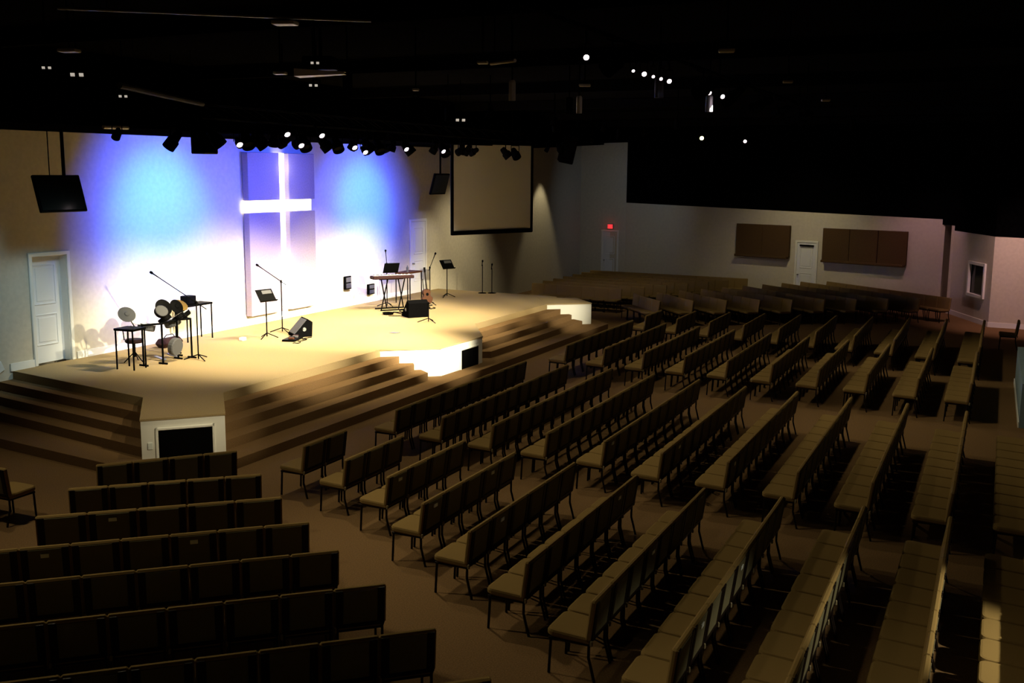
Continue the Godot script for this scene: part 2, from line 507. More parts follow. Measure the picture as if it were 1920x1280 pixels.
# ------------------------------------------------------------------ doors
func door(n: int, label: String, at: Vector3, turn: float, w: float, h: float, recess: float, hinge := 1.0):
	# local x along the wall, z out of the wall, origin at the middle of the threshold
	var o := Node3D.new()
	o.name = "door_%d" % n
	add_child(o)
	o.position = at
	o.rotation.y = turn
	tag(o, label, "door", "", "structure")
	var tw := 0.09
	var st := st_new()
	for s in [-1, 1]: rbox(st, Vector3(tw, h + tw, 0.05), 0.012, at_(Vector3(s * (w / 2 + tw / 2 - 0.005), (h + tw) / 2, 0.02)))
	rbox(st, Vector3(w + 2 * tw, tw, 0.05), 0.012, at_(Vector3(0, h + tw / 2, 0.021)))
	if recess > 0.03:
		for s in [-1, 1]: box(st, Vector3(0.02, h, recess), at_(Vector3(s * (w / 2 - 0.005), h / 2, -recess / 2)))
		box(st, Vector3(w, 0.02, recess), at_(Vector3(0, h - 0.01, -recess / 2)))
	obj("door_frame", st, "white_trim", o)
	st = st_new()
	box(st, Vector3(w - 0.02, h - 0.015, 0.04), at_(Vector3(0, h / 2, -recess - 0.0)))
	var leaf := obj("door_leaf", st, "door_white", o)
	for p in [[0.56, 0.36], [0.18, 0.28]]:   # raised mouldings of the two panels
		st = st_new()
		var pw := w * 0.62
		var ph: float = h * p[1]
		var cy: float = h * (p[0] + p[1] / 2) - 0.02
		var z := -recess + 0.022
		for s in [-1, 1]: rbox(st, Vector3(0.035, ph, 0.025), 0.008, at_(Vector3(s * pw / 2, cy, z)))
		for s in [-1, 1]: rbox(st, Vector3(pw, 0.035, 0.025), 0.008, at_(Vector3(0, cy + s * ph / 2, z)))
		rbox(st, Vector3(pw - 0.12, ph - 0.12, 0.02), 0.008, at_(Vector3(0, cy, z)))
		obj("panel", st, "door_white", leaf)
	st = st_new()
	var hx := -hinge * (w / 2 - 0.09)
	var z0 := -recess + 0.02
	lathe(st, [Vector2(0, 0), Vector2(0.032, 0), Vector2(0.032, 0.012), Vector2(0.012, 0.014), Vector2(0.012, 0.045), Vector2(0.03, 0.055), Vector2(0.03, 0.075), Vector2(0, 0.082)], Transform3D(Basis(Vector3.RIGHT, PI / 2), Vector3(hx, h * 0.42, z0)), 12)
	obj("handle", st, "grey_metal", o)
	return o

func build_openings():
	door(1, "white two-panel door recessed at the stair end of the stage", Vector3(WALL_X, STAGE_Y, -16.04), PI / 2, 0.92, 2.36, 0.2, 1.0)
	door(2, "white two-panel door behind the keyboard end of the stage", Vector3(WALL_X, STAGE_Y, -31.82), PI / 2, 0.98, 2.52, 0.0, 1.0)
	door(3, "grey-blue lit door under the red exit sign", Vector3(-17.14, 0, -47.45), 0.0, 0.72, 2.36, 0.0, 1.0)
	var d := Vector2(14.26, 4.52).normalized()
	var turn := atan2(-d.y, d.x)
	var d4 = door(4, "white door between the two brown panels on the far wall", Vector3(-7.36, 0, -44.57), turn, 0.86, 2.33, 0.0, 1.0)
	var st := st_new()
	rbox(st, Vector3(0.62, 0.06, 0.09), 0.015, at_(Vector3(0.02, 2.22, 0.07)))
	obj("door_closer", st, "black_metal", d4)
	# exit sign
	var t := base("exit_sign", "small glowing red exit sign above the far door", "sign", Vector3(-17.12, 2.62, -47.40))
	st = st_new()
	rbox(st, Vector3(0.30, 0.24, 0.06), 0.01)
	obj("housing", st, "black_metal", t)
	st = st_new()
	box(st, Vector3(0.27, 0.21, 0.01), at_(Vector3(0, 0, 0.033)))
	obj("lit_face", st, "exit_red", t)
	var tm := TextMesh.new()
	var f := SystemFont.new()
	f.font_names = PackedStringArray(["Droid Sans"])
	tm.font = f
	tm.text = "EXIT"
	tm.font_size = 16
	tm.pixel_size = 0.0075
	tm.depth = 0.006
	var letters := MeshInstance3D.new()
	letters.name = "lettering"
	letters.mesh = tm
	letters.material_override = mats["card"]
	letters.position = Vector3(0, 0, 0.041)
	t.add_child(letters)
	var l := OmniLight3D.new()
	l.name = "exit_sign_light"
	l.light_color = Color(1, 0.1, 0.1)
	l.light_energy = 0.02
	l.light_size = 0.1
	l.shadow_enabled = true
	l.omni_range = 20
	l.position = Vector3(-17.12, 2.62, -47.30)
	add_child(l)

# ------------------------------------------------------------------ stage
func build_stage():
	var stage := base("stage", "raised carpeted stage with white angled blocks between flights of steps", "stage")
	var off := [1.85, 1.06, 0.70, 0.35, 0.0]          # going of the side flights
	var fx := [-11.65, -12.20, -12.58, -12.96, -13.32] # front edges of the front flights
	for k in 5:
		var y1 := 0.175 * (k + 1)
		var d: float = off[k]
		var plan: PackedVector2Array
		if k == 0:
			plan = PackedVector2Array([Vector2(WALL_X, -14.97 + 1.95), Vector2(-13.45, -12.43), Vector2(-12.80, -12.40), Vector2(-11.65, -13.62),
				Vector2(-11.65, -32.25), Vector2(-12.80, -33.4), Vector2(-13.45, -34.6), Vector2(WALL_X, -34.9)])
		else:
			var xs := (d - 13.0) / 0.906
			var zs := -14.95 + d + 0.163 * (xs + 18.7)
			var x: float = fx[k]
			var zr := -13.91 + (x + 12.1) * 1.152
			plan = PackedVector2Array([Vector2(WALL_X, -14.95 + d), Vector2(xs, zs), Vector2(-13.1, -14.0), Vector2(x, zr + 0.15),
				Vector2(x, -21.2), Vector2(-13.25, -22.0), Vector2(-13.25, -24.0), Vector2(x, -24.6), Vector2(x, -31.3), Vector2(-13.3, -32.0),
				Vector2(-13.9, -33.1 - d * 0.6), Vector2(WALL_X, -33.25 - d)])
		var st := st_new()
		prism(st, plan, y1 - 0.175 if k == 0 else y1 - 0.18, y1)
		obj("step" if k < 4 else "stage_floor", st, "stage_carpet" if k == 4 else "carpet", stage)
	# thin carpet nosing
	# white angled blocks that stand out between the flights
	var blocks := [
		[[Vector2(-14.40, -14.30), Vector2(-13.07, -12.87), Vector2(-12.10, -13.91), Vector2(-13.30, -15.25)], 1],
		[[Vector2(-13.40, -20.76), Vector2(-12.15, -21.76), Vector2(-12.08, -23.87), Vector2(-13.40, -25.95)], 1],
		[[Vector2(-13.36, -30.92), Vector2(-12.12, -31.93), Vector2(-13.07, -33.00), Vector2(-14.40, -32.6)], -1],
	]
	for b in blocks:
		var q: Array = b[0]
		var c := Vector2.ZERO
		for p in q: c += p / 4.0
		var inner := PackedVector2Array()
		for p in q: inner.append(c + (p - c) * 0.985)
		var st := st_new()
		prism(st, inner, 0.05, STAGE_Y - 0.03)
		var bl := obj("white_block", st, "white_trim", stage)
		st = st_new()
		prism(st, PackedVector2Array(q), STAGE_Y - 0.03, STAGE_Y + 0.004)
		obj("carpet_top", st, "stage_carpet", bl)
		if b[1] > 0:
			var a: Vector2 = inner[1]
			var e: Vector2 = inner[2]
			var dd := (e - a).normalized()
			var nn := Vector2(-dd.y, dd.x)
			if nn.dot(a - c) < 0: nn = -nn
			var w := a.distance_to(e)
			var l0 := 0.20 if w < 1.6 else 0.46
			var l1 := 0.84 if w < 1.6 else 0.88
			var pa := a.lerp(e, l0)
			var pb := a.lerp(e, l1)
			var mid := (pa + pb) / 2 + nn * 0.012
			var bs := Basis(Vector3(dd.x, 0, dd.y), Vector3.UP, Vector3(dd.x, 0, dd.y).cross(Vector3.UP))
			st = st_new()
			var pw := pa.distance_to(pb)
			box(st, Vector3(pw, 0.48, 0.02), Transform3D(bs, Vector3(mid.x, 0.42, mid.y)))
			obj("speaker_grille", st, "black_plastic", bl)
			st = st_new()
			for s in [-1, 1]: rbox(st, Vector3(0.05, 0.58, 0.035), 0.01, Transform3D(bs, Vector3(mid.x, 0.42, mid.y) + bs.x * s * (pw / 2 + 0.025)))
			rbox(st, Vector3(pw + 0.1, 0.05, 0.035), 0.01, Transform3D(bs, Vector3(mid.x, 0.685, mid.y)))
			obj("grille_frame", st, "white_trim", bl)
			if w < 1.6:
				st = st_new()
				var pp := a.lerp(e, 0.10) + nn * 0.012
				rbox(st, Vector3(0.08, 0.12, 0.02), 0.005, Transform3D(bs, Vector3(pp.x, 0.40, pp.y)))
				obj("outlet_plate", st, "card", bl)

# ------------------------------------------------------------------ cross
func build_cross():
	var t := base("wall_cross", "tall wall panels parted by a glowing white cross", "cross", Vector3(WALL_X, 0, 0))
	var z0 := -22.46
	var z1 := -25.45
	var y0 := 1.14
	var y1 := 5.60
	var cz := -24.02
	var cw := 0.21
	var cy := 4.13
	var ch := 0.17
	for q in [[z0, cz + cw, cy + ch, y1], [cz - cw, z1, cy + ch, y1], [z0, cz + cw, y0, cy - ch], [cz - cw, z1, y0, cy - ch]]:
		var st := st_new()
		rbox(st, Vector3(0.2, q[3] - q[2], absf(q[0] - q[1])), 0.012, at_(Vector3(0.14, (q[2] + q[3]) / 2, (q[0] + q[1]) / 2)))
		obj("panel", st, "panel_grey", t)
	var st := st_new()
	box(st, Vector3(0.06, y1 - 0.95, cw * 1.9), at_(Vector3(0.06, (y1 + 0.95) / 2, cz)))
	obj("upright_light", st, "cross_light", t)
	st = st_new()
	box(st, Vector3(0.058, ch * 1.9, z0 - z1 + 0.06), at_(Vector3(0.06, cy, (z0 + z1) / 2 + 0.02)))
	obj("arm_light", st, "cross_light", t)
	for p in [Vector3(WALL_X + 0.42, 2.6, cz), Vector3(WALL_X + 0.42, 4.13, cz), Vector3(WALL_X + 0.42, 5.2, cz)]:
		var l := OmniLight3D.new()
		l.name = "cross_glow_light"
		l.light_color = Color(1.0, 0.97, 0.93)
		l.light_energy = 0.25
		l.light_size = 0.2
		l.omni_range = 30
		l.shadow_enabled = true
		l.position = p
		add_child(l, true)

# ------------------------------------------------------------------ screen and hung monitors
func build_screen_and_tvs():
	var a := Vector3(-15.97, 3.18, -29.30)   # lower corner nearer the cross
	var b := Vector3(-14.62, 3.18, -32.55)
	var d := (b - a).normalized()
	var w := a.distance_to(b)
	var h := 2.9
	var t := base("projection_screen", "large white projection screen in a black frame hung over the stage end", "screen", (a + b) / 2)
	t.basis = Basis(d, Vector3.UP, d.cross(Vector3.UP))
	var st := st_new()
	box(st, Vector3(w - 0.1, h, 0.02), at_(Vector3(0, h / 2, 0)))
	obj("screen_surface", st, "screen_white", t)
	st = st_new()
	for s in [-1, 1]: rbox(st, Vector3(0.10, h + 0.12, 0.06), 0.01, at_(Vector3(s * (w / 2 - 0.02), h / 2, 0.01)))
	for y in [0.0, h]: rbox(st, Vector3(w, 0.14, 0.06), 0.01, at_(Vector3(0, y, 0.012)))
	obj("frame", st, "black_plastic", t)
	st = st_new()
	for s in [-1, 1]: bar(st, Vector3(s * w * 0.35, h, -0.03), Vector3(s * w * 0.35, 7.2 - 3.18, -0.03), 0.02)
	obj("hanger", st, "black_metal", t)
	hung_tv(Vector3(-17.35, 4.60, -15.26), 1.16, 0.76, 0.26, 0.0, 0.62, "black flat monitor hung above the recessed stage door")
	hung_tv(Vector3(-17.35, 4.72, -31.0), 1.24, 0.72, -0.26, 0.1, 0.1, "black flat monitor hung beside the projection screen")

func hung_tv(at: Vector3, w: float, h: float, tilt: float, turn: float, pole_off: float, label: String):
	var t := base("hung_monitor", label, "monitor", at, 0.0, "monitors hung over the stage")
	t.basis = Basis(Vector3.UP, PI / 2 + turn) * Basis(Vector3.RIGHT, -tilt)
	var st := st_new()
	rbox(st, Vector3(w, h, 0.07), 0.015)
	obj("casing", st, "black_plastic", t)
	st = st_new()
	box(st, Vector3(w - 0.08, h - 0.08, 0.008), at_(Vector3(0, 0, 0.036)))
	obj("display_glass", st, "glass_dark", t)
	st = st_new()
	var inv := t.basis.inverse()
	var topw := Vector3(at.x - 0.08, 7.2, at.z - 0.2)
	bar(st, inv * Vector3(-0.08, 0.0, -0.2), inv * (topw - at), 0.035)
	rbox(st, Vector3(0.3, 0.3, 0.08), 0.01, at_(Vector3(0.1, 0, -0.06)))
	obj("ceiling_pole", st, "black_metal", t)
	if pole_off > 0.3:
		st = st_new()
		var p := inv * (Vector3(at.x - 0.12, 7.2, at.z + 0.12) - at)
		bar(st, inv * Vector3(-0.12, 0.1, 0.12), p, 0.01)
		obj("cable", st, "dark_cloth", t)

# ------------------------------------------------------------------ lamps on the rig
func make_can(called: String, label: String, cat: String, grp: String, at: Vector3, aim: Vector3, r: float, length: float, lens: String, hang: Vector3):
	# at = middle of the lens; local y axis points along the beam
	var t := base(called, label, cat, at, 0.0, grp)
	var dir := (aim - at).normalized()
	var bs := basis_to(dir)
	var st := st_new()
	lathe(st, [Vector2(0, -length), Vector2(r * 0.45, -length), Vector2(r * 0.62, -length * 0.9), Vector2(r * 0.75, -length * 0.5), Vector2(r * 0.98, -length * 0.42), Vector2(r, 0.03), Vector2(r * 0.9, 0.03), Vector2(r * 0.88, -0.02)], Transform3D(bs, Vector3.ZERO), 16)
	obj("housing", st, "rig_black", t)
	st = st_new()
	lathe(st, [Vector2(0, -0.012), Vector2(r * 0.9, -0.02), Vector2(r * 0.9, -0.03), Vector2(0, -0.03)], Transform3D(bs, Vector3.ZERO), 16)
	obj("lens", st, lens, t)
	st = st_new()
	var pivot := bs * Vector3(0, -length * 0.45, 0)
	var top := pivot + Vector3(0, r + 0.10, 0)
	var side := dir.cross(Vector3.UP)
	side = side.normalized() if side.length() > 0.1 else Vector3.RIGHT
	for s in [-1, 1]: strip(st, pivot + side * s * (r + 0.012), top + side * s * (r + 0.012), 0.03, 0.008, dir)
	strip(st, top - side * (r + 0.016), top + side * (r + 0.016), 0.03, 0.008, dir)
	var hook := hang - at if hang.z != 0.0 else Vector3(top.x, hang.y - at.y, top.z) if hang.x == 0.0 else Vector3(hang.x - at.x, hang.y - at.y, top.z)
	bar(st, top, hook, 0.014)
	obj("yoke", st, "rig_black", t)
	return t

func build_rig():
	# long black lighting truss over the front of the stage
	var t := base("lighting_truss", "long black lighting truss above the front of the stage", "truss", Vector3(-14.35, 6.25, -23.9))
	var L := 15.2
	var n := 20
	for c in [Vector2(-0.15, -0.13), Vector2(0.15, -0.13), Vector2(-0.15, 0.13), Vector2(0.15, 0.13)]:
		var st := st_new()
		bar(st, Vector3(c.x, c.y, -L / 2), Vector3(c.x, c.y, L / 2), 0.025)
		obj("chord", st, "rig_black", t)
	var st := st_new()
	for i in n:
		var z0 := -L / 2 + L * i / n
		var z1 := -L / 2 + L * (i + 1) / n
		for s in [-1, 1]:
			bar(st, Vector3(s * 0.15, -0.13, z0), Vector3(s * 0.15, 0.13, z1), 0.012, 0.012, 5)
			bar(st, Vector3(-0.15, s * 0.13, z1), Vector3(0.15, s * 0.13, z1), 0.012, 0.012, 5)
	obj("lattice", st, "rig_black", t)
	for z in [-6.5, 0.0, 6.5]:
		st = st_new()
		bar(st, Vector3(0, 0.13, z), Vector3(0, 0.94, z), 0.02)
		obj("drop_rod", st, "rig_black", t)
	# lamps facing the room whose lenses show as bright dots
	var dots := [[5.60, -16.75, "lens_white", "first from the stair end"], [5.86, -18.3, "lens_white", "upper one above the cross arm"], [5.64, -18.78, "lens_white", "low one just past the cross top"],
		[5.88, -19.55, "lens_white", "upper one past the cross"], [5.65, -20.85, "lens_white", "upper of the close pair"], [5.55, -21.30, "lens_white", "lower of the close pair"],
		[5.67, -23.2, "lens_white", "second from the projection screen"], [5.66, -25.15, "lens_white", "beside the projection screen"]]
	for d in dots:
		make_can("stage_lamp", "lit black stage lamp on the truss, " + d[3], "stage lamp", "lit lamps facing the room", Vector3(-13.95, d[0], d[1]), Vector3(-9.0, d[0] - 3.4, d[1] + 3.4), 0.075, 0.26, d[2], Vector3(-14.2, 6.08, 0))
	# unseen lamps, placed to light the wall and floor
	var names := ["by the stair end", "over the music stand", "over the bare middle", "over the keyboard"]
	for i in 4:
		make_can("unseen_wash_lamp", "unseen wash lamp tipped at the wall base, " + names[i], "stage lamp", "unseen wash lamps on the truss", WASHES[i][0], WASHES[i][1], 0.11, 0.30, "lens_white", Vector3(-14.5, 6.08, 0))
	for i in 3:
		make_can("unseen_flood_lamp", "unseen flood lamp tipped down at the stage floor, " + names[i], "stage lamp", "unseen flood lamps on the truss", DOWNS[i][0], DOWNS[i][1], 0.11, 0.24, "lens_white", Vector3(-14.2, 6.08, 0))
	names = ["toward the drum end", "toward the keyboard end", "behind the cross top", "paler twin at the drum end", "paler twin at the keyboard end"]
	for i in 5:  # unseen lamps, placed for the blue wash and its paler cores
		make_can("unseen_blue_lamp", "unseen lamp shining blue on the wall, " + names[i], "stage lamp", "unseen blue lamps on the truss", BLUES[i][0], BLUES[i][1], 0.11, 0.28, "lens_blue", Vector3(-14.5, 6.08, 0))
	var off := [-16.35, -17.2, -17.7, -19.15, -20.0, -20.4, -21.8, -22.2, -23.7, -25.55, -29.6, -30.2]
	var k := 0
	for z in off:
		k += 1
		make_can("unlit_lamp", "dark unlit stage lamp on the truss, number %s from the stair end" % ORD[k - 1], "stage lamp", "unlit lamps on the truss", Vector3(-14.1, 5.60, z), Vector3(-12.5, 3.4, z + (0.9 if k % 2 == 0 else -0.8)), 0.14, 0.34, "black_plastic", Vector3(-14.2, 6.08, 0))
	# small lamp hung near the speaker box, speaker boxes themselves
	make_can("unlit_lamp", "dark unlit lamp hung beyond the stair end of truss", "stage lamp", "", Vector3(-14.3, 5.52, -15.15), Vector3(-16.0, 3.4, -14.6), 0.12, 0.36, "black_plastic", Vector3(0, 7.195, 0))
	var sp := base("hung_speaker", "black box speaker hung above the drum kit", "speaker", Vector3(-14.85, 5.88, -16.74))
	st = st_new()
	rbox(st, Vector3(0.36, 0.92, 0.42), 0.02)
	obj("cabinet", st, "black_plastic", sp)
	st = st_new()
	box(st, Vector3(0.01, 0.84, 0.36), at_(Vector3(0.184, 0, 0)))
	obj("grille", st, "dark_cloth", sp)
	st = st_new()
	for s in [-1, 1]: bar(st, Vector3(-0.05, 0.45, s * 0.2), Vector3(-0.05, 1.31, s * 0.2), 0.012)
	obj("hanger", st, "rig_black", sp)
	sp = base("hung_speaker", "black box speaker tipped over the far seats", "speaker", Vector3(-14.2, 5.98, -34.7), 0.0)
	sp.rotation = Vector3(0.12, 0.5, -0.2)
	st = st_new()
	rbox(st, Vector3(0.5, 1.0, 0.62), 0.02)
	obj("cabinet", st, "black_plastic", sp)
	st = st_new()
	box(st, Vector3(0.01, 0.9, 0.54), at_(Vector3(0.254, 0, 0)))
	obj("grille", st, "dark_cloth", sp)
	st = st_new()
	bar(st, Vector3(0, 0.45, 0), Vector3(0.2, 1.25, 0), 0.02)
	obj("hanger", st, "rig_black", sp)
	make_can("unlit_lamp", "dark unlit lamp beside the tipped speaker", "stage lamp", "", Vector3(-14.0, 5.85, -33.7), Vector3(-12.5, 4.2, -33.0), 0.14, 0.36, "black_plastic", Vector3(0, 7.195, 0))

const ORD := ["one", "two", "three", "four", "five", "six", "seven", "eight", "nine", "ten", "eleven", "twelve", "thirteen", "fourteen", "fifteen"]
const NTH := ["first", "second", "third", "fourth", "fifth", "sixth", "seventh", "eighth", "ninth", "tenth", "eleventh", "twelfth", "thirteenth", "fourteenth", "fifteenth"]

# ------------------------------------------------------------------ over the seats
func pendant(at: Vector3, r: float, length: float, m: String, lens: String, label: String, grp: String):
	var t := base("pendant_light", label, "pendant light", at, 0.0, grp)
	var st := st_new()
	lathe(st, [Vector2(r * 0.92, 0.02), Vector2(r * 0.95, 0.0), Vector2(r, 0.0), Vector2(r, length), Vector2(r * 0.7, length + 0.03), Vector2(0, length + 0.03)], Transform3D.IDENTITY, 16)
	obj("cylinder", st, m, t)
	st = st_new()
	lathe(st, [Vector2(0, 0.015), Vector2(r * 0.92, 0.015), Vector2(r * 0.92, 0.025), Vector2(0, 0.025)], Transform3D.IDENTITY, 16)
	obj("lens", st, lens, t)
	st = st_new()
	bar(st, Vector3(0, length, 0), Vector3(0, 7.2 - at.y, 0), 0.012)
	obj("stem", st, "rig_black", t)

func build_ceiling_fittings():
	# front-of-house bar and its lamps
	var t := base("lighting_bar", "black pipe hung across the dark ceiling carrying bright lamps", "lighting bar", Vector3(-4.2, 6.62, -16.5))
	var st := st_new()
	bar(st, Vector3(0, 0, -7.5), Vector3(0, 0, 7.5), 0.025)
	obj("pipe", st, "rig_black", t)
	for z in [-7.0, 0.0, 7.0]:
		st = st_new()
		bar(st, Vector3(0, 0, z), Vector3(0, 0.57, z), 0.014)
		obj("drop_rod", st, "rig_black", t)
	var pl := ["over the drum side", "at the middle", "over the keyboard side", "on the white middle block", "alone by the camera end", "for the last white block", "toward the screen end"]
	for i in KEYS.size():  # unseen key lamps, placed to light the stage and white blocks
		make_can("unseen_key_lamp", "unseen lamp on the ceiling pipe throwing light onstage, " + pl[i], "stage lamp", "unseen key lamps on the pipe", KEYS[i][0], KEYS[i][1], 0.10, 0.40, "lens_white", Vector3(-4.2, 6.575, 0))
	var bulbs := [[-10.67, 0.035, 0, "alone at the camera end"], [-12.23, 0.022, 0, "dim first of the five"], [-12.65, 0.035, 0, "second of the five"], [-13.02, 0.024, 0, "third of the five"],
		[-13.35, 0.026, 0, "fourth of the five"], [-13.72, 0.036, 0, "last of the five"], [-15.8, 0.04, 0, "above the grey cylinder"], [-16.62, 0.04, 0, "last on the pipe"]]
	for b in bulbs:
		make_can("bar_lamp", "small bright lamp on the ceiling pipe, " + b[3], "lamp", "small lamps on the ceiling pipe", Vector3(-4.17, 6.3, b[0]), Vector3(-2.5, 5.4, b[0] + 4.0), b[1], 0.14, "lens_white", Vector3(-4.2, 6.575, 0))
	make_can("bar_lamp", "yellowish bright lamp hung over the far seats", "lamp", "", Vector3(-9.3, 6.3, -34.48), Vector3(-6, 5, -24), 0.075, 0.25, "lens_warm", Vector3(0, 7.195, 0))
	make_can("bar_lamp", "white bright lamp hung over the far corner seats", "lamp", "", Vector3(-8.64, 6.3, -37.95), Vector3(-6, 5, -24), 0.065, 0.25, "lens_white", Vector3(0, 7.195, 0))
	var g := "grey cylinder pendants"
	pendant(Vector3(-6.62, 6.12, -14.0), 0.05, 0.26, "pale_metal", "glass_dark", "slim grey pendant cylinder hung before the bulkhead, taller one", g)
	pendant(Vector3(-6.72, 6.10, -16.9), 0.05, 0.26, "pale_metal", "glass_dark", "slim grey pendant cylinder hung before the bulkhead, fainter one", g)
	pendant(Vector3(-4.36, 6.10, -13.88), 0.06, 0.24, "grey_metal", "glass_dark", "grey pendant cylinder under the cluster of five bright lamps", g)
	pendant(Vector3(-4.51, 6.10, -17.1), 0.06, 0.24, "grey_metal", "glass_dark", "grey pendant cylinder under a single bright lamp", g)
	var i := 0
	for h in HOUSE:  # unseen house lights, placed to light the chairs from the stage side
		pendant(h[0], 0.07, 0.28, "rig_black", "lens_house", "unseen house light cylinder, %s along the dark ceiling" % NTH[i], "unseen house lights")
		i += 1
	for p in POOLS:  # cans added to hold the unseen pool lights
		make_can("unseen_pool_lamp", "unseen downlight " + p[8], "downlight", "unseen downlights", p[0], p[1], 0.08, 0.2, "lens_house", Vector3(0, p[7], 0))
	# shallow junction plates on the grid
	var boxes := [[-5.59, -7.34, 0.20, "brightest, beside the blue pipe"], [-5.44, -10.72, 0.12, "beside the pale bar"], [-8.42, -10.93, 0.16, "past the projector"], [-8.98, -8.13, 0.2, "over the corner fixture"],
		[-5.46, -13.93, 0.16, "above the fainter cylinder"], [-2.64, -10.61, 0.16, "high and alone over the aisle"], [-2.72, -14.3, 0.13, "second in the aisle line"], [-2.79, -17.95, 0.14, "third in the aisle line"], [-8.11, -13.77, 0.10, "on the stage side"]]
	for b in boxes:
		t = base("ceiling_plate", "small pale hanging ceiling plate, " + b[3], "ceiling fitting", Vector3(b[0], 6.3, b[1]), 0.3, "pale plates under the ceiling")
		st = st_new()
		rbox(st, Vector3(b[2], 0.035, b[2] * 0.7), 0.008)
		obj("plate", st, "pale_metal", t)
		st = st_new()
		bar(st, Vector3(0, 0.01, 0), Vector3(0, 0.9, 0), 0.01)
		obj("stem", st, "rig_black", t)
	# thin pipes and joists
	hung_bar("ceiling_pipe", "thin pipe high up catching blue light", "pipe", Vector3(-6.95, 6.34, -6.2), Vector3(-5.0, 6.34, -7.75), 0.014, "grey_metal")
	hung_bar("air_duct", "slim grey duct sloping toward the stage truss", "duct", Vector3(-11.86, 6.3, -11.62), Vector3(-13.59, 6.3, -15.31), 0.045, "duct_grey")
	hung_bar("pale_bar", "short pale bar hung among the ceiling plates", "bar", Vector3(-5.45, 6.31, -10.95), Vector3(-5.05, 6.31, -10.75), 0.02, "pale_metal")
	for k in 7:
		st = st_new()
		var z := -6.0 - 5.6 * k
		box(st, Vector3(22, 0.24, 0.14), at_(Vector3(-7.5, 7.06, z)))
		var j := struct("beam_%d" % (k + 1), st, "ceiling_black", "black ceiling joist")
	# projector with pale underside
	t = base("ceiling_projector", "dark ceiling projector with a pale wedge below", "projector", Vector3(-8.3, 6.36, -11.8), 0.35)
	st = st_new()
	rbox(st, Vector3(0.42, 0.16, 0.36), 0.02, at_(Vector3(-0.1, 0.14, 0)))
	obj("case", st, "black_plastic", t)
	st = st_new()
	quad(st, Vector3(-0.42, -0.04, 0.16), Vector3(0.22, 0.0, 0.0), Vector3(0.22, 0.03, 0.0), Vector3(-0.42, 0.06, 0.16))
	quad(st, Vector3(-0.42, 0.06, 0.16), Vector3(0.22, 0.03, 0.0), Vector3(0.22, 0.03, -0.12), Vector3(-0.42, 0.06, -0.12))
	quad(st, Vector3(-0.42, -0.04, 0.16), Vector3(-0.42, -0.04, -0.12), Vector3(0.22, 0.0, -0.12), Vector3(0.22, 0.0, 0.0))
	obj("pale_wedge", st, "pale_metal", t)
	st = st_new()
	bar(st, Vector3(-0.1, 0.2, 0), Vector3(-0.1, 0.84, 0), 0.025)
	obj("pole", st, "rig_black", t)
	for q in [[Vector3(-7.27, 6.3, -10.08), 0.07, "small bright twin fitting above the projector"], [Vector3(-9.13, 6.3, -12.61), 0.09, "small bright twin fitting under the projector"], [Vector3(-11.1, 6.3, -10.16), 0.12, "larger bright twin fitting high over the drum side"], [Vector3(-10.72, 6.3, -9.35), 0.08, "smaller bright twin fitting high over the stage door"], [Vector3(-11.63, 6.3, -21.78), 0.16, "bright twin fitting above the projection screen"], [Vector3(-13.3, 6.28, -13.1), 0.10, "faint twin fitting near the slim duct"]]:
		t = base("twin_fitting", q[2], "lamp", q[0], 0.6, "small twin fittings under the ceiling")  # bright specks under the ceiling, built as paired boxes with glowing faces
		st = st_new()
		for s in [-1, 1]: rbox(st, Vector3(q[1] * 0.6, q[1] * 0.5, q[1] * 0.4), q[1] * 0.1, at_(Vector3(s * q[1] * 0.45, 0, 0)))
		obj("housing", st, "rig_black", t)
		st = st_new()
		for s in [-1, 1]: rbox(st, Vector3(q[1] * 0.46, q[1] * 0.38, q[1] * 0.05), q[1] * 0.02, Transform3D(Basis(Vector3.RIGHT, 0.3), Vector3(s * q[1] * 0.45, -q[1] * 0.02, q[1] * 0.21)))
		obj("lens", st, "faint_glow", t)
		st = st_new()
		bar(st, Vector3.ZERO, Vector3(0, 0.9, 0), 0.01)
		obj("stem", st, "rig_black", t)
	# tube fixture near the edge of the wall top
	hung_bar("tube_fixture", "pale tube fixture at the edge of the black bulkhead", "fixture", Vector3(-15.1, 5.86, -14.35), Vector3(-15.1, 5.87, -14.95), 0.035, "pale_metal")

func hung_bar(called: String, label: String, cat: String, a: Vector3, b: Vector3, rad: float, m: String):
	var t := base(called, label, cat, (a + b) / 2)
	var st := st_new()
	bar(st, (a - b) / 2, (b - a) / 2, rad, rad, 10)
	obj("tube", st, m, t)
	for f in [-0.35, 0.35]:
		st = st_new()
		var p: Vector3 = (b - a) * f
		bar(st, p + Vector3(0, rad, 0), p + Vector3(0, 7.195 - a.y, 0), 0.006, 0.006, 5)
		obj("hanger", st, "rig_black", t)

# ------------------------------------------------------------------ instruments on the stage
func mic(st: SurfaceTool, at: Vector3, dir: Vector3):
	var x := Transform3D(basis_to(dir), at)
	lathe(st, [Vector2(0, -0.16), Vector2(0.012, -0.16), Vector2(0.016, -0.02), Vector2(0.03, 0.0), Vector2(0.032, 0.04), Vector2(0.02, 0.06), Vector2(0, 0.065)], x, 10)

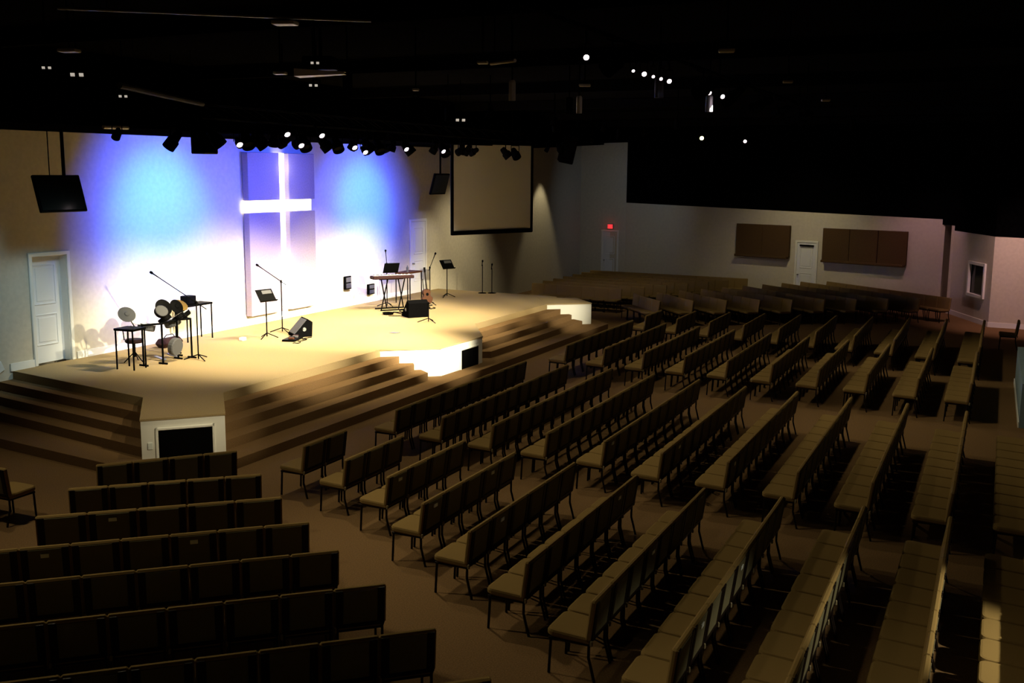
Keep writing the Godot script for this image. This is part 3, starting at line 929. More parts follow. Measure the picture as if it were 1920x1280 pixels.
func mic_stand(label: String, at: Vector3, hgt: float, boom: Vector3, disc := false, grp := ""):
	var t := base("microphone_stand", label, "microphone stand", at, 0.0, grp)
	var st := st_new()
	if disc:
		lathe(st, [Vector2(0, 0), Vector2(0.15, 0), Vector2(0.15, 0.015), Vector2(0.03, 0.035), Vector2(0, 0.035)])
		obj("base_disc", st, "black_metal", t)
	else:
		for k in 3:
			st = st_new()
			var a := TAU * k / 3 + 0.4
			bar(st, Vector3(0, 0.12, 0), Vector3(cos(a) * 0.32, 0.012, sin(a) * 0.32), 0.012)
			obj("leg", st, "black_metal", t)
	st = st_new()
	bar(st, Vector3(0, 0.02, 0), Vector3(0, hgt, 0), 0.015)
	obj("pole", st, "black_metal", t)
	if boom.length() > 0.01:
		st = st_new()
		bar(st, Vector3(0, hgt, 0) - boom * 0.25, Vector3(0, hgt, 0) + boom, 0.011)
		rbox(st, Vector3(0.05, 0.07, 0.05), 0.01, at_(Vector3(0, hgt, 0)))
		obj("boom", st, "black_metal", t)
		st = st_new()
		mic(st, Vector3(0, hgt, 0) + boom * 1.06, boom)
		obj("microphone", st, "black_plastic", t)
	else:
		st = st_new()
		mic(st, Vector3(0, hgt + 0.1, 0), Vector3(0.2, 1, 0.1))
		obj("microphone", st, "black_plastic", t)

func music_stand(label: String, at: Vector3, hgt: float, turn: float):
	var t := base("music_stand", label, "music stand", at, turn, "music stands on the stage")
	for k in 3:
		var st := st_new()
		var a := TAU * k / 3 + 0.7
		bar(st, Vector3(0, 0.14, 0), Vector3(cos(a) * 0.28, 0.012, sin(a) * 0.28), 0.012)
		obj("leg", st, "black_metal", t)
	var st := st_new()
	bar(st, Vector3(0, 0.05, 0), Vector3(0, hgt, 0), 0.016)
	obj("pole", st, "black_metal", t)
	st = st_new()
	var x := Transform3D(Basis(Vector3.RIGHT, -0.62), Vector3(0, hgt + 0.08, 0))
	rbox(st, Vector3(0.52, 0.36, 0.015), 0.006, x)
	rbox(st, Vector3(0.52, 0.015, 0.07), 0.005, x * at_(Vector3(0, -0.18, 0.035)))
	obj("desk", st, "black_metal", t)
	st = st_new()
	box(st, Vector3(0.30, 0.10, 0.004), x * at_(Vector3(0.06, 0.09, 0.012)))
	obj("sheet", st, "grey_pad", t)

func table_(label: String, at: Vector3, turn: float, w: float, d: float, h: float, m: String):
	var t := base("small_table", label, "table", at, turn)
	var st := st_new()
	rbox(st, Vector3(w, 0.05, d), 0.01, at_(Vector3(0, h, 0)))
	obj("table_top", st, m, t)
	for sx in [-1, 1]:
		for sz in [-1, 1]:
			st = st_new()
			bar(st, Vector3(sx * (w / 2 - 0.03), 0, sz * (d / 2 - 0.03)), Vector3(sx * (w / 2 - 0.03), h, sz * (d / 2 - 0.03)), 0.018)
			obj("leg", st, "black_metal", t)

func pad(called: String, t: Node3D, at: Vector3, nrm: Vector3, r: float, thick: float, shell: String, head: String):
	var x := Transform3D(basis_to(nrm), at)
	var st := st_new()
	lathe(st, [Vector2(0, -thick), Vector2(r * 0.92, -thick), Vector2(r, -thick * 0.8), Vector2(r, 0.0), Vector2(r * 0.93, 0.008)], x, 20)
	var o := obj(called, st, shell, t)
	st = st_new()
	lathe(st, [Vector2(r * 0.94, 0.004), Vector2(r * 0.8, 0.012), Vector2(0, 0.014)], x, 20)
	obj("drum_head", st, head, o)

func wedge(label: String, at: Vector3, turn: float, s := 1.0):
	var t := base("floor_monitor", label, "floor monitor", at, turn, "wedge monitors on the stage floor")
	t.scale = Vector3.ONE * s
	var st := st_new()
	var p := [Vector2(-0.20, 0), Vector2(0.26, 0), Vector2(0.27, 0.06), Vector2(-0.10, 0.46), Vector2(-0.22, 0.38)]
	var w := 0.28
	for i in p.size():
		var a: Vector2 = p[i]
		var b: Vector2 = p[(i + 1) % p.size()]
		quad(st, Vector3(w, a.y, a.x), Vector3(w, b.y, b.x), Vector3(-w, b.y, b.x), Vector3(-w, a.y, a.x))
	for sx in [-1, 1]:
		for i in range(1, p.size() - 1):
			var q := [Vector3(sx * w, p[0].y, p[0].x), Vector3(sx * w, p[i].y, p[i].x), Vector3(sx * w, p[i + 1].y, p[i + 1].x)]
			if sx > 0: q.reverse()
			tri(st, q[0], q[1], q[2])
	obj("cabinet", st, "dark_cloth", t)
	st = st_new()
	var a3 := Vector3(0, 0.06, 0.27)
	var b3 := Vector3(0, 0.46, -0.10)
	strip(st, a3.lerp(b3, 0.06) + Vector3(0, 0.006, 0.006), a3.lerp(b3, 0.94) + Vector3(0, 0.006, 0.006), w * 1.8, 0.012)
	obj("grille", st, "grey_pad", t)
	st = st_new()
	lathe(st, [Vector2(0, 0), Vector2(0.05, 0), Vector2(0.05, 0.006), Vector2(0, 0.006)], Transform3D(Basis(Vector3.FORWARD, -PI / 2) , Vector3(w, 0.2, 0.0)), 12)
	obj("jack_plate", st, "card", t)

func build_band():
	var F := STAGE_Y
	# electronic drum kit
	var c := Vector3(-17.1, F, -17.35)
	var t := base("electronic_drum_kit", "electronic drum kit of pads on a black rack near the recessed door", "drum kit", c)
	var legs := [Vector3(0.42, 0, 0.72), Vector3(0.62, 0, 0.35), Vector3(0.62, 0, -0.55), Vector3(0.45, 0, -0.3), Vector3(-0.1, 0, -0.85), Vector3(0.15, 0, -0.62)]
	for p in legs:
		var st := st_new()
		bar(st, p, p + Vector3(0, 0.92, 0), 0.022)
		bar(st, p + Vector3(0.12, 0.02, 0), p + Vector3(-0.12, 0.02, 0), 0.02)
		obj("rack_leg", st, "black_metal", t)
	for e in [[legs[0], legs[1]], [legs[1], legs[3]], [legs[3], legs[2]], [legs[2], legs[5]], [legs[5], legs[4]]]:
		var st := st_new()
		bar(st, e[0] + Vector3(0, 0.9, 0), e[1] + Vector3(0, 0.9, 0), 0.024)
		obj("rack_bar", st, "black_metal", t)
	pad("snare_pad", t, Vector3(0.2, 0.86, 0.35), Vector3(0.15, 1, -0.2), 0.19, 0.13, "grey_pad", "drum_head")
	pad("tom_pad", t, Vector3(0.35, 0.98, 0.0), Vector3(-0.5, 0.8, 0.25), 0.15, 0.10, "black_plastic", "drum_head")
	pad("tom_pad", t, Vector3(0.42, 0.98, -0.36), Vector3(-0.5, 0.8, 0.25), 0.15, 0.10, "black_plastic", "drum_head")
	pad("floor_tom_pad", t, Vector3(0.05, 0.84, -0.55), Vector3(-0.2, 1, 0.3), 0.19, 0.14, "grey_pad", "drum_head")
	pad("tom_pad", t, Vector3(0.3, 1.0, -0.68), Vector3(-0.4, 0.9, 0.4), 0.14, 0.10, "black_plastic", "drum_head")
	pad("rim_pad", t, Vector3(0.5, 1.16, 0.2), Vector3(0.75, 0.6, 0.3), 0.15, 0.09, "black_plastic", "grey_pad")
	pad("kick_pad", t, Vector3(0.55, 0.34, -0.05), Vector3(-1, 0.15, 0.1), 0.2, 0.12, "grey_pad", "drum_head")
	for q in [[Vector3(0.1, 1.13, 0.82), Vector3(0.75, 0.65, 0.35), 0.19, "grey_pad"], [Vector3(0.05, 1.0, 0.48), Vector3(0.55, 0.8, 0.2), 0.2, "drum_head"], [Vector3(0.35, 1.2, -0.02), Vector3(0.85, 0.45, 0.2), 0.2, "black_plastic"], [Vector3(0.35, 1.18, -0.42), Vector3(0.85, 0.45, 0.1), 0.17, "black_plastic"], [Vector3(0.12, 1.16, -0.78), Vector3(0.6, 0.8, 0.1), 0.18, "bronze"]]:
		var st := st_new()
		lathe(st, [Vector2(0, 0.03), Vector2(0.04, 0.028), Vector2(0.06, 0.012), Vector2(q[2], 0.0), Vector2(q[2], -0.01), Vector2(0, -0.004)], Transform3D(basis_to(q[1]), q[0]), 20)
		var o := obj("cymbal_pad", st, q[3], t)
		st = st_new()
		bar(st, q[0], Vector3(q[0].x * 0.7 + 0.15, 0.86, q[0].z * 0.9), 0.012)
		obj("cymbal_arm", st, "black_metal", o)
	var st := st_new()
	rbox(st, Vector3(0.10, 0.26, 0.34), 0.02, Transform3D(Basis(Vector3.UP, 0.3), Vector3(-0.1, 1.06, -1.0)))
	obj("sound_module", st, "dark_cloth", t)
	for z in [0.05, -0.35]:
		st = st_new()
		rbox(st, Vector3(0.3, 0.03, 0.1), 0.01, Transform3D(Basis(Vector3.FORWARD, 0.2), Vector3(0.25, 0.06, z)))
		obj("foot_pedal", st, "grey_metal", t)
	# throne
	t = base("drum_throne", "round dark red drum stool behind the drum rack", "stool", Vector3(-17.2, F, -16.9))
	st = st_new()
	lathe(st, [Vector2(0, 0.44), Vector2(0.17, 0.44), Vector2(0.2, 0.47), Vector2(0.19, 0.52), Vector2(0, 0.535)])
	obj("cushion", st, "maroon", t)
	st = st_new()
	bar(st, Vector3(0, 0.12, 0), Vector3(0, 0.45, 0), 0.02)
	obj("post", st, "black_metal", t)
	for k in 3:
		st = st_new()
		bar(st, Vector3(0, 0.24, 0), Vector3(cos(k * TAU / 3) * 0.24, 0.012, sin(k * TAU / 3) * 0.24), 0.012)
		obj("leg", st, "black_metal", t)
	st = st_new()
	path_bar(st, [Vector3(-0.17, 0.5, -0.12), Vector3(-0.2, 0.78, -0.13), Vector3(-0.2, 0.78, 0.13), Vector3(-0.17, 0.5, 0.12)], 0.012)
	obj("back_rail", st, "black_metal", t)
	table_("small dark side table at the stair end of the drums", Vector3(-16.72, F, -16.32), 0.1, 0.5, 0.44, 0.86, "black_plastic")
	table_("narrow dark table against the wall beyond the drums", Vector3(-18.25, F, -19.95), 0.0, 0.42, 0.95, 0.9, "black_plastic")
	t = base("amplifier", "black box amplifier standing on the narrow wall table", "amplifier", Vector3(-18.2, F + 0.925, -19.72))
	st = st_new()
	rbox(st, Vector3(0.26, 0.22, 0.3), 0.015, at_(Vector3(0, 0.11, 0)))
	obj("cabinet", st, "black_plastic", t)
	st = st_new()
	rbox(st, Vector3(0.01, 0.16, 0.24), 0.004, at_(Vector3(0.134, 0.11, 0)))
	obj("grille", st, "dark_cloth", t)
	mic_stand("tall boom microphone stand leaning over the drums", Vector3(-16.2, F, -17.8), 1.3, Vector3(-0.75, 0.62, 0.45))
	t = base("equipment_bag", "dark red bag slumped at the wall behind the drums", "bag", Vector3(-18.05, F, -18.85))
	st = st_new()
	rbox(st, Vector3(0.35, 0.22, 0.75), 0.1, at_(Vector3(0, 0.11, 0)))
	obj("bag_body", st, "maroon", t)
	st = st_new()
	path_bar(st, [Vector3(0, 0.21, -0.2), Vector3(0.02, 0.3, -0.1), Vector3(0.02, 0.3, 0.1), Vector3(0, 0.21, 0.2)], 0.012)
	obj("carry_strap", st, "dark_cloth", t)
	# centre
	music_stand("black music stand in front of the glowing cross", Vector3(-16.8, F, -20.98), 1.02, 1.35)
	mic_stand("boom microphone stand by the cross foot", Vector3(-17.1, F, -22.0), 1.35, Vector3(-0.3, 0.42, 0.5))
	wedge("black wedge floor monitor by the first music stand", Vector3(-16.3, F, -21.75), -0.64)
	t = base("pedal_board", "dark pedal board and cables beside the first music stand", "pedal board", Vector3(-16.05, F, -21.05), 0.3)
	st = st_new()
	rbox(st, Vector3(0.35, 0.05, 0.62), 0.015, at_(Vector3(0, 0.03, 0)))
	obj("board", st, "black_plastic", t)
	for k in 4:
		st = st_new()
		rbox(st, Vector3(0.14, 0.05, 0.09), 0.01, at_(Vector3(0.04 * (k % 2), 0.075, -0.22 + 0.14 * k)))
		obj("pedal", st, ["maroon", "grey_pad", "black_metal", "wood"][k], t)
	st = st_new()
	var pts := []
	for k in 26: pts.append(Vector3(0.28 + 0.07 * sin(k * 0.7) , 0.015, -0.5 + k * 0.045 + 0.08 * cos(k * 0.9)))
	path_bar(st, pts, 0.01, 5)
	obj("cable", st, "dark_cloth", t)
	t = base("outlet_box", "small white outlet box on the floor before the cross", "outlet box", Vector3(-17.1, F, -20.4))
	st = st_new()
	rbox(st, Vector3(0.12, 0.08, 0.16), 0.012, at_(Vector3(0, 0.04, 0)))
	obj("box_body", st, "card", t)
	t = base("floor_box", "flat metal floor box in the bare middle of the stage", "floor box", Vector3(-14.41, F, -23.28))
	st = st_new()
	rbox(st, Vector3(0.24, 0.012, 0.2), 0.005, at_(Vector3(0, 0.008, 0)))
	obj("lid", st, "grey_metal", t)
	# keyboard
	var kt := atan2(0.72, 0.55)
	t = base("keyboard_stand", "black folding stand under the keyboard", "stand", Vector3(-17.0, F, -27.35), kt)
	for s in [-1, 1]:
		st = st_new()
		bar(st, Vector3(s * 0.28 - 0.18, 0.02, 0.24), Vector3(s * 0.28 + 0.16, 0.95, -0.06), 0.02)
		bar(st, Vector3(s * 0.28 + 0.18, 0.02, -0.24), Vector3(s * 0.28 - 0.1, 0.95, 0.06), 0.02)
		obj("cross_leg", st, "black_metal", t)
	st = st_new()
	for z in [-0.24, 0.24]: bar(st, Vector3(-0.48, 0.025, z), Vector3(0.48, 0.025, z), 0.02)
	bar(st, Vector3(-0.4, 0.95, -0.06), Vector3(0.4, 0.95, -0.06), 0.02)
	obj("foot_bar", st, "black_metal", t)
	t = base("keyboard", "long dark electric keyboard on its folding stand", "keyboard", Vector3(-17.0, F + 0.97, -27.35), kt)
	st = st_new()
	rbox(st, Vector3(1.35, 0.10, 0.34), 0.02, at_(Vector3(0, 0.05, 0)))
	obj("case", st, "maroon", t)
	st = st_new()
	rbox(st, Vector3(1.22, 0.02, 0.15), 0.004, at_(Vector3(0, 0.105, -0.07)))
	var keys := obj("white_keys", st, "keys_white", t)
	st = st_new()
	for k in 36:
		if k % 7 in [2, 6]: continue
		box(st, Vector3(0.016, 0.012, 0.09), at_(Vector3(-0.59 + k * 0.034, 0.12, -0.04)))
	obj("black_keys", st, "black_plastic", keys)
	t = base("laptop_rest", "black tilted notation rest standing above the keyboard", "music rest", Vector3(-17.15, F + 1.085, -27.55), kt + PI)
	st = st_new()
	var x := Transform3D(Basis(Vector3.RIGHT, -0.5), Vector3(0, 0.19, 0.0))
	rbox(st, Vector3(0.5, 0.36, 0.02), 0.006, x)
	obj("rest_plate", st, "black_metal", t)
	st = st_new()
	rbox(st, Vector3(0.44, 0.06, 0.01), 0.003, x * at_(Vector3(0, 0.12, 0.016)))
	obj("paper_edge", st, "grey_pad", t)
	mic_stand("boom microphone stand behind the keyboard", Vector3(-17.6, F, -28.0), 1.35, Vector3(0.25, 0.42, 0.45))
	table_("small brown table beside the keyboard", Vector3(-17.6, F, -29.35), 0.0, 0.5, 0.95, 0.98, "wood")
	t = base("water_bottle", "small dark bottle on the brown table", "bottle", Vector3(-17.5, F + 1.005, -29.1))
	st = st_new()
	lathe(st, [Vector2(0, 0), Vector2(0.04, 0), Vector2(0.042, 0.15), Vector2(0.016, 0.19), Vector2(0.016, 0.22), Vector2(0, 0.22)])
	obj("bottle_body", st, "grey_pad", t)
	for q in [[Vector3(WALL_X + 0.05, 1.63, -27.34), Vector3(0.08, 0.42, 0.34), "taller black wall box behind the keyboard"], [Vector3(WALL_X + 0.05, 1.30, -28.68), Vector3(0.08, 0.34, 0.36), "shorter black wall box beside the keyboard"]]:
		t = base("wall_box", q[2], "wall box", q[0], 0.0, "black boxes on the stage wall")
		st = st_new()
		rbox(st, q[1], 0.012)
		obj("case", st, "black_plastic", t)
		for s in [-1, 1]:
			st = st_new()
			rbox(st, Vector3(0.02, q[1].y * 0.36, q[1].z * 0.8), 0.005, at_(Vector3(0.045, s * q[1].y * 0.23, 0)))
			obj("face_plate", st, "grey_pad", t)
	wedge("dark wedge floor monitor facing the keyboard player", Vector3(-15.55, F, -26.3), -2.2, 1.12)
	# guitar on a stand
	t = base("acoustic_guitar", "acoustic guitar leaning on a stand by the keyboard", "guitar", Vector3(-16.15, F + 0.15, -28.05), 1.1)
	t.rotation.x = -0.18
	st = st_new()
	var n := 28
	for k in n:
		var o0 := guitar_outline(TAU * k / n)
		var o1 := guitar_outline(TAU * (k + 1) / n)
		quad(st, Vector3(o0.x, o0.y, -0.05), Vector3(o1.x, o1.y, -0.05), Vector3(o1.x, o1.y, 0.05), Vector3(o0.x, o0.y, 0.05))
		tri(st, Vector3(0, 0.24, 0.05), Vector3(o0.x, o0.y, 0.05), Vector3(o1.x, o1.y, 0.05))
		tri(st, Vector3(0, 0.24, -0.05), Vector3(o1.x, o1.y, -0.05), Vector3(o0.x, o0.y, -0.05))
	obj("guitar_body", st, "wood", t)
	st = st_new()
	rbox(st, Vector3(0.05, 0.56, 0.025), 0.008, at_(Vector3(0, 0.72, 0.045)))
	obj("neck", st, "frame_brown", t)
	st = st_new()
	rbox(st, Vector3(0.075, 0.16, 0.02), 0.008, at_(Vector3(0, 1.07, 0.04)))
	obj("headstock", st, "black_plastic", t)
	st = st_new()
	lathe(st, [Vector2(0, 0), Vector2(0.05, 0), Vector2(0.05, 0.004), Vector2(0, 0.004)], Transform3D(Basis(Vector3.RIGHT, PI / 2), Vector3(0, 0.3, 0.051)), 14)
	obj("sound_hole", st, "black_plastic", t)
	t = base("guitar_stand", "black guitar stand holding the acoustic guitar", "stand", Vector3(-16.15, F, -28.05), 1.1)
	for k in 3:
		st = st_new()
		var a := TAU * k / 3 + PI / 2
		bar(st, Vector3(0, 0.12, -0.14), Vector3(cos(a) * 0.26, 0.012, sin(a) * 0.26 - 0.05), 0.012)
		obj("leg", st, "black_metal", t)
	st = st_new()
	bar(st, Vector3(0, 0.10, -0.15), Vector3(0, 0.92, -0.27), 0.014)
	bar(st, Vector3(-0.13, 0.11, 0.08), Vector3(0.13, 0.11, 0.08), 0.014)
	obj("cradle", st, "black_metal", t)
	mic_stand("short microphone stand in front of the wedge monitor", Vector3(-14.62, F, -25.45), 0.42, Vector3.ZERO)
	mic_stand("tall microphone stand behind the acoustic guitar", Vector3(-16.6, F, -29.0), 1.2, Vector3(0.1, 0.4, -0.15))
	music_stand("black music stand at the keyboard end of the stage", Vector3(-17.1, F, -31.05), 1.05, 1.2)
	mic_stand("straight taller stand at the stage edge by the screen", Vector3(-16.6, F, -32.75), 1.02, Vector3.ZERO, true, "straight microphone stands")
	mic_stand("straight shorter stand at the stage edge by the screen", Vector3(-16.3, F, -32.9), 0.90, Vector3.ZERO, true, "straight microphone stands")
	st = st_new()
	pts = []
	for k in 40: pts.append(Vector3(-16.3 + 0.35 * sin(k * 0.55), F + 0.012, -26.2 - k * 0.05 + 0.2 * cos(k * 0.4)))
	path_bar(st, pts, 0.012, 5)
	tag(obj("floor_cable", st, "dark_cloth"), "dark cable looping on the floor under the keyboard", "cable")
	t = base("coiled_cable", "dark coiled cable on the floor at the keyboard foot", "cable", Vector3(-16.5, F, -26.3))
	for k in 3:
		st = st_new()
		var ring := []
		for j in 17: ring.append(Vector3(cos(j * TAU / 16) * (0.13 + 0.02 * k), 0.015 + 0.02 * k, sin(j * TAU / 16) * 0.16))
		path_bar(st, ring, 0.013, 5)
		obj("loop", st, "dark_cloth", t)

func guitar_outline(a: float) -> Vector2:
	var y := 0.24 - cos(a) * 0.24
	var s := sin(a)
	var w := 0.20 if y < 0.22 else 0.155
	var waist := 1.0 - 0.28 * exp(-pow((y - 0.28) / 0.06, 2))
	return Vector2(signf(s) * pow(absf(s), 0.75) * w * waist, y)

# ------------------------------------------------------------------ chairs
var chair_meshes := {}

# padded seat: rounded front corners, soft edges
func cushion(st: SurfaceTool, w: float, d: float, t: float, x: Transform3D):
	var o := []
	for k in 5:
		var a := PI / 2 * k / 4
		o.append(Vector2(w / 2 - 0.075 + 0.075 * cos(a), d / 2 - 0.075 + 0.075 * sin(a)))
	for k in 5: o.append(Vector2(-o[4 - k].x, o[4 - k].y))
	o.append(Vector2(-w / 2 + 0.01, -d / 2))
	o.append(Vector2(w / 2 - 0.01, -d / 2))
	var rings := [[0.93, -t / 2], [1.0, -t / 2 + 0.02], [1.0, t / 2 - 0.025], [0.965, t / 2 - 0.006], [0.88, t / 2]]
	var n := o.size()
	for r in rings.size() - 1:
		for i in n:
			var a: Vector2 = o[i]
			var b: Vector2 = o[(i + 1) % n]
			var k0: float = rings[r][0]
			var k1: float = rings[r + 1][0]
			quad(st, x * Vector3(a.x * k0, rings[r][1], a.y * k0), x * Vector3(a.x * k1, rings[r + 1][1], a.y * k1), x * Vector3(b.x * k1, rings[r + 1][1], b.y * k1), x * Vector3(b.x * k0, rings[r][1], b.y * k0))
	for i in n:
		var a: Vector2 = o[i]
		var b: Vector2 = o[(i + 1) % n]
		tri(st, x * Vector3(0, t / 2 + 0.004, 0), x * Vector3(b.x * 0.88, t / 2, b.y * 0.88), x * Vector3(a.x * 0.88, t / 2, a.y * 0.88))
		tri(st, x * Vector3(0, -t / 2, 0), x * Vector3(a.x * 0.93, -t / 2, a.y * 0.93), x * Vector3(b.x * 0.93, -t / 2, b.y * 0.93))

func chair_shapes():
	var st := st_new()
	cushion(st, 0.53, 0.47, 0.08, Transform3D(Basis(Vector3.RIGHT, -0.05), Vector3(0, 0.44, 0.03)))
	chair_meshes["seat"] = mesh_of(st)
	st = st_new()
	rbox(st, Vector3(0.543, 0.44, 0.062), 0.018, back_x(0.0))
	chair_meshes["backrest"] = mesh_of(st)
	st = st_new()
	rbox(st, Vector3(0.36, 0.37, 0.012), 0.005, back_x(-0.034) * at_(Vector3(0, 0.01, 0)))
	chair_meshes["back_panel"] = mesh_of(st)
	st = st_new()
	for s in [-1, 1]: rbox(st, Vector3(0.075, 0.42, 0.02), 0.006, back_x(-0.034) * at_(Vector3(s * 0.218, -0.005, 0)))
	rbox(st, Vector3(0.5, 0.045, 0.02), 0.006, back_x(-0.034) * at_(Vector3(0, -0.2, 0)))
	chair_meshes["back_frame"] = mesh_of(st)
	st = st_new()
	for s in [-1, 1]: rbox(st, Vector3(0.025, 0.03, 0.44), 0.006, at_(Vector3(s * 0.235, 0.39, 0.02)))
	for z in [-0.19, 0.22]: rbox(st, Vector3(0.47, 0.03, 0.025), 0.006, at_(Vector3(0, 0.39, z)))
	chair_meshes["seat_frame"] = mesh_of(st)
	for s in [-1, 1]:
		st = st_new()
		strip(st, Vector3(s * 0.238, 0.0, 0.235), Vector3(s * 0.235, 0.40, 0.215), 0.026, 0.026)
		chair_meshes["front_leg%d" % s] = mesh_of(st)
		st = st_new()
		strip(st, Vector3(s * 0.238, 0.0, -0.265), Vector3(s * 0.235, 0.26, -0.195), 0.026, 0.026)
		strip(st, Vector3(s * 0.235, 0.25, -0.197), Vector3(s * 0.235, 0.50, -0.20), 0.026, 0.026)
		chair_meshes["rear_leg%d" % s] = mesh_of(st)
	st = st_new()
	rbox(st, Vector3(0.026, 0.06, 0.03), 0.008, at_(Vector3(0.262, 0.42, -0.235)))
	chair_meshes["coupling_bracket"] = mesh_of(st)
	st = st_new()
	rbox(st, Vector3(0.09, 0.05, 0.012), 0.003, back_x(-0.046) * at_(Vector3(0, 0.12, 0)))
	chair_meshes["card_holder"] = mesh_of(st)

func back_x(off: float) -> Transform3D:
	return Transform3D(Basis(Vector3.RIGHT, -0.13), Vector3(0, 0.655, -0.222)) * at_(Vector3(0, 0, off))

func build_chair() -> Node3D:
	var t := Node3D.new()
	for p in [["seat", "fabric", "seat"], ["backrest", "fabric", "backrest"], ["back_panel", "fabric_panel", "back_panel"], ["back_frame", "frame_brown", "back_frame"], ["seat_frame", "frame_brown", "seat_frame"],
			["leg", "frame_brown", "front_leg-1"], ["leg", "frame_brown", "front_leg1"], ["leg", "frame_brown", "rear_leg-1"], ["leg", "frame_brown", "rear_leg1"], ["coupling_bracket", "bracket", "coupling_bracket"]]:
		put(p[0], chair_meshes[p[2]], p[1], t)
	return t

# left and right end of the backs of a row (plan), facing direction follows: seats face to the side of n
func row_spots(out: Array, a: Vector2, b: Vector2, facing: Vector2, block: String, row: int, from_end: String, skip := []):
	var n := maxi(1, roundi(a.distance_to(b) / 0.545))
	var pitch := a.distance_to(b) / n
	for i in n:
		if i in skip: continue
		var c := a.lerp(b, (i + 0.5) / n) + facing * 0.265
		out.append({"p": Vector3(c.x, 0, c.y), "turn": atan2(facing.x, facing.y), "s": pitch / 0.545, "block": block, "row": row, "i": i, "end": from_end})

func in_view(p: Vector3) -> float:    # distance when the camera sees it, else -1
	var cam: Camera3D = get_node("camera")
	for h in [0.0, 0.87]:
		for dx in [-0.35, 0.35]:
			for dz in [-0.35, 0.35]:
				var q := cam.transform.affine_inverse() * (p + Vector3(dx, h, dz))
				if q.z > -0.5: continue
				var k := 1940.9 / -q.z
				if absf(q.x * k) < 965 and absf(q.y * k) < 645: return -q.z
	return -1.0

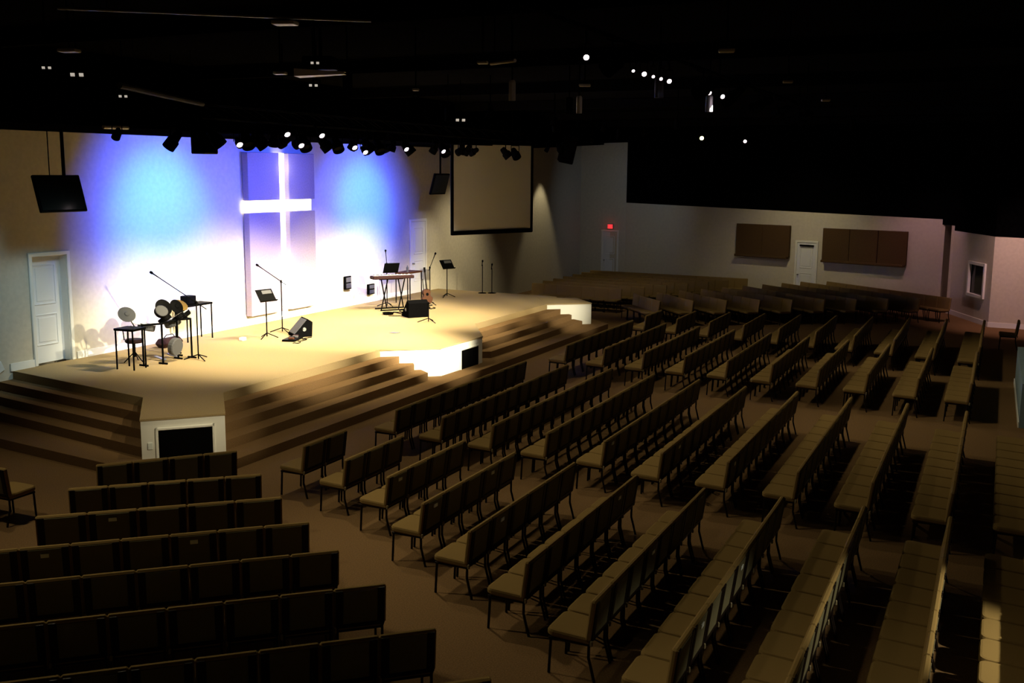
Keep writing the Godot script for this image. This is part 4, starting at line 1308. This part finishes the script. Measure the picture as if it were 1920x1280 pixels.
func build_chairs():
	chair_shapes()
	var all := []
	# tapering block (between the angled block and the long blocks)
	var tl := [-12.77, -12.39, -11.92, -11.12, -10.45, -9.84, -9.17, -8.51, -7.9, -7.3, -6.7, -6.1]
	var tr := [-13.92, -14.02, -14.21, -13.94, -13.81, -13.6, -13.44, -13.53, -13.6, -13.65, -13.6, -13.6]
	var W := Vector2(-1, 0)
	for r in 11:
		var x := -9.56 + 1.029 * r - (0.1 if r == 10 else 0.0)
		row_spots(all, Vector2(x, tl[r]), Vector2(x, tr[r]), W, "tapering block", r, "near")
	var dl := [-15.57, -15.42, -15.31, -15.25, -15.18, -14.9, -14.87, -14.8, -14.74, -14.7, -14.7]
	var dr := [-21.17, -21.17, -21.22, -21.02, -20.9, -20.6, -20.58, -20.49, -20.43, -20.23, -20.2]
	for r in 11:
		var x := -9.60 + 1.031 * r
		row_spots(all, Vector2(x, dl[r]), Vector2(x, dr[r]), W, "first long block", r, "near")
	for r in 10:
		var x := -9.60 + 1.031 * r
		row_spots(all, Vector2(x, -23.62 + 0.06 * r), Vector2(x, -28.75 + 0.14 * r), W, "second long block", r, "near")
	for r in 10:
		var x := -9.55 + 1.031 * r
		row_spots(all, Vector2(x, -29.82 + 0.17 * r), Vector2(x, -31.4 - 0.27 * r), W, "end block", r, "near")
	# angled block below the camera
	var ar := [Vector2(-10.29, -12.06), Vector2(-9.16, -11.23), Vector2(-8.25, -10.51), Vector2(-7.34, -9.86), Vector2(-6.47, -9.23), Vector2(-5.48, -8.64), Vector2(-4.49, -7.94), Vector2(-3.61, -7.32)]
	for r in 8:
		var l := Vector2(-11.57 + 0.56 * r, -10.52 + 1.0 * r)
		if r > 2: l = ar[r] + Vector2(-0.735, 0.678) * (0.545 * (3.9 + r * 1.0))
		var d: Vector2 = (ar[r] - l).normalized()
		row_spots(all, ar[r], l, Vector2(d.y, -d.x), "angled block", r, "aisle")
	# its mirror image at the far end, then the row that faces the stage end
	for r in 10:
		var l := Vector2(-11.79 + 0.57 * r, -35.37 - 0.93 * r)
		var e := Vector2(-10.26 + 0.98 * r, -33.55 - 0.66 * r)
		var far := -47.4 + 0.317 * (l.x + 16.3) + 0.9
		if l.y < far: l = l.lerp(e, (far - l.y) / (e.y - l.y))
		var d := (e - l).normalized()
		row_spots(all, l, e, Vector2(-d.y, d.x), "far angled block", r, "aisle")
	for r in 7:
		var z := -36.9 - 1.05 * r
		row_spots(all, Vector2(-16.5, z), Vector2(-12.7 + 0.55 * r, z + 0.3), Vector2(0, 1), "far side block", r, "wall")
	# end of the block beside the stage steps, and the one in the side aisle
	var fix := []
	row_spots(fix, Vector2(-12.56, -9.80), Vector2(-13.65, -9.80), Vector2(0, -1), "block by the stage steps", 0, "aisle")
	row_spots(fix, Vector2(0.66, -33.85), Vector2(0.66, -34.4), W, "side aisle", 0, "near")
	all.append_array(fix)
	var seen := []
	for c in all:
		c.d = in_view(c.p)
		if c.d > 0: seen.append(c)
	seen.sort_custom(func(a, b): return a.d < b.d)
	print("chairs in view ", seen.size())
	var proto := build_chair()
	var rest := []
	var cards := {"tapering block": [[2, 0], [3, 0], [3, 3], [4, 1], [5, 5], [6, 3], [7, 1], [7, 4]], "angled block": [[2, 3], [3, 2], [3, 5]], "first long block": [[4, 0], [5, 1], [6, 0]]}
	var k := 0
	for c in seen:
		if k >= 300 and c.block != "side aisle":
			rest.append(c)
			continue
		k += 1
		var o: Node3D = proto.duplicate()
		o.name = numbered("chair")
		add_child(o)
		o.position = c.p
		o.rotation.y = c.turn
		o.scale = Vector3(c.s, 1, 1)
		var lab := "tan padded chair, %s from the %s end, row %s from stage, %s" % [NTH[c.i], c.end, ORD[c.row], c.block]
		if c.block == "side aisle": lab = "tan padded chair alone beside the blue-grey partition"
		elif c.block == "block by the stage steps": lab = "tan padded chair, %s in the row facing the stage steps" % NTH[c.i]
		tag(o, lab, "chair", "chairs of the " + c.block)
		if cards.has(c.block) and [c.row, c.i] in cards[c.block]:
			put("card_holder", chair_meshes["card_holder"], "card", o)
	proto.free()
	if rest.size() > 0:
		var am := ArrayMesh.new()
		for g in [["fabric", ["seat", "backrest"]], ["fabric_panel", ["back_panel"]], ["frame_brown", ["back_frame", "seat_frame", "front_leg-1", "front_leg1", "rear_leg-1", "rear_leg1"]]]:
			var st := SurfaceTool.new()
			st.begin(Mesh.PRIMITIVE_TRIANGLES)
			for p in g[1]: st.append_from(chair_meshes[p], 0, Transform3D.IDENTITY)
			st.set_material(mats[g[0]])
			st.commit(am)
		var mm := MultiMesh.new()
		mm.transform_format = MultiMesh.TRANSFORM_3D
		mm.mesh = am
		mm.instance_count = rest.size()
		for i in rest.size():
			var c: Dictionary = rest[i]
			mm.set_instance_transform(i, Transform3D(Basis(Vector3.UP, c.turn).scaled_local(Vector3(c.s, 1, 1)), c.p))
		var mi := MultiMeshInstance3D.new()
		mi.name = "distant_chairs"
		mi.multimesh = mm
		add_child(mi)
		tag(mi, "the many distant padded chairs filling the far end of the room", "chairs", "", "stuff")

# ------------------------------------------------------------------ far wall panels
func build_side_items():
	var d := Vector2(14.26, 4.52).normalized()
	var bs := Basis(Vector3(d.x, 0, d.y), Vector3.UP, Vector3(-d.y, 0, d.x))
	for q in [[Vector2(-10.53, -8.06), 1.68, 3.02, 2, "brown two-part acoustic panel before the far door"], [Vector2(-6.66, -3.28), 1.66, 2.98, 3, "longer brown three-part acoustic panel past the far door"]]:
		var xr: Vector2 = q[0]
		var x0 := (xr.x + xr.y) / 2
		var z0 := -47.42 + (x0 + 16.35) * 0.317
		var t := base("sound_absorber", q[4], "acoustic panel", Vector3(x0, 0, z0) + bs.z * 0.075)
		t.basis = bs
		var w := (xr.y - xr.x) / d.x
		var n: int = q[3]
		for i in n:
			var st := st_new()
			var pw := w / n - 0.02
			rbox(st, Vector3(pw, q[2] - q[1], 0.10 + 0.05 * (i % 2)), 0.015, at_(Vector3(-w / 2 + w * (i + 0.5) / n, (q[1] + q[2]) / 2, 0.02)))
			obj("panel", st, "brown_panel", t)
		var st := st_new()
		rbox(st, Vector3(w - 0.1, 0.10, 0.26), 0.02, at_(Vector3(0, q[1] - 0.02, 0.12)))
		obj("ledge", st, "brown_panel", t)
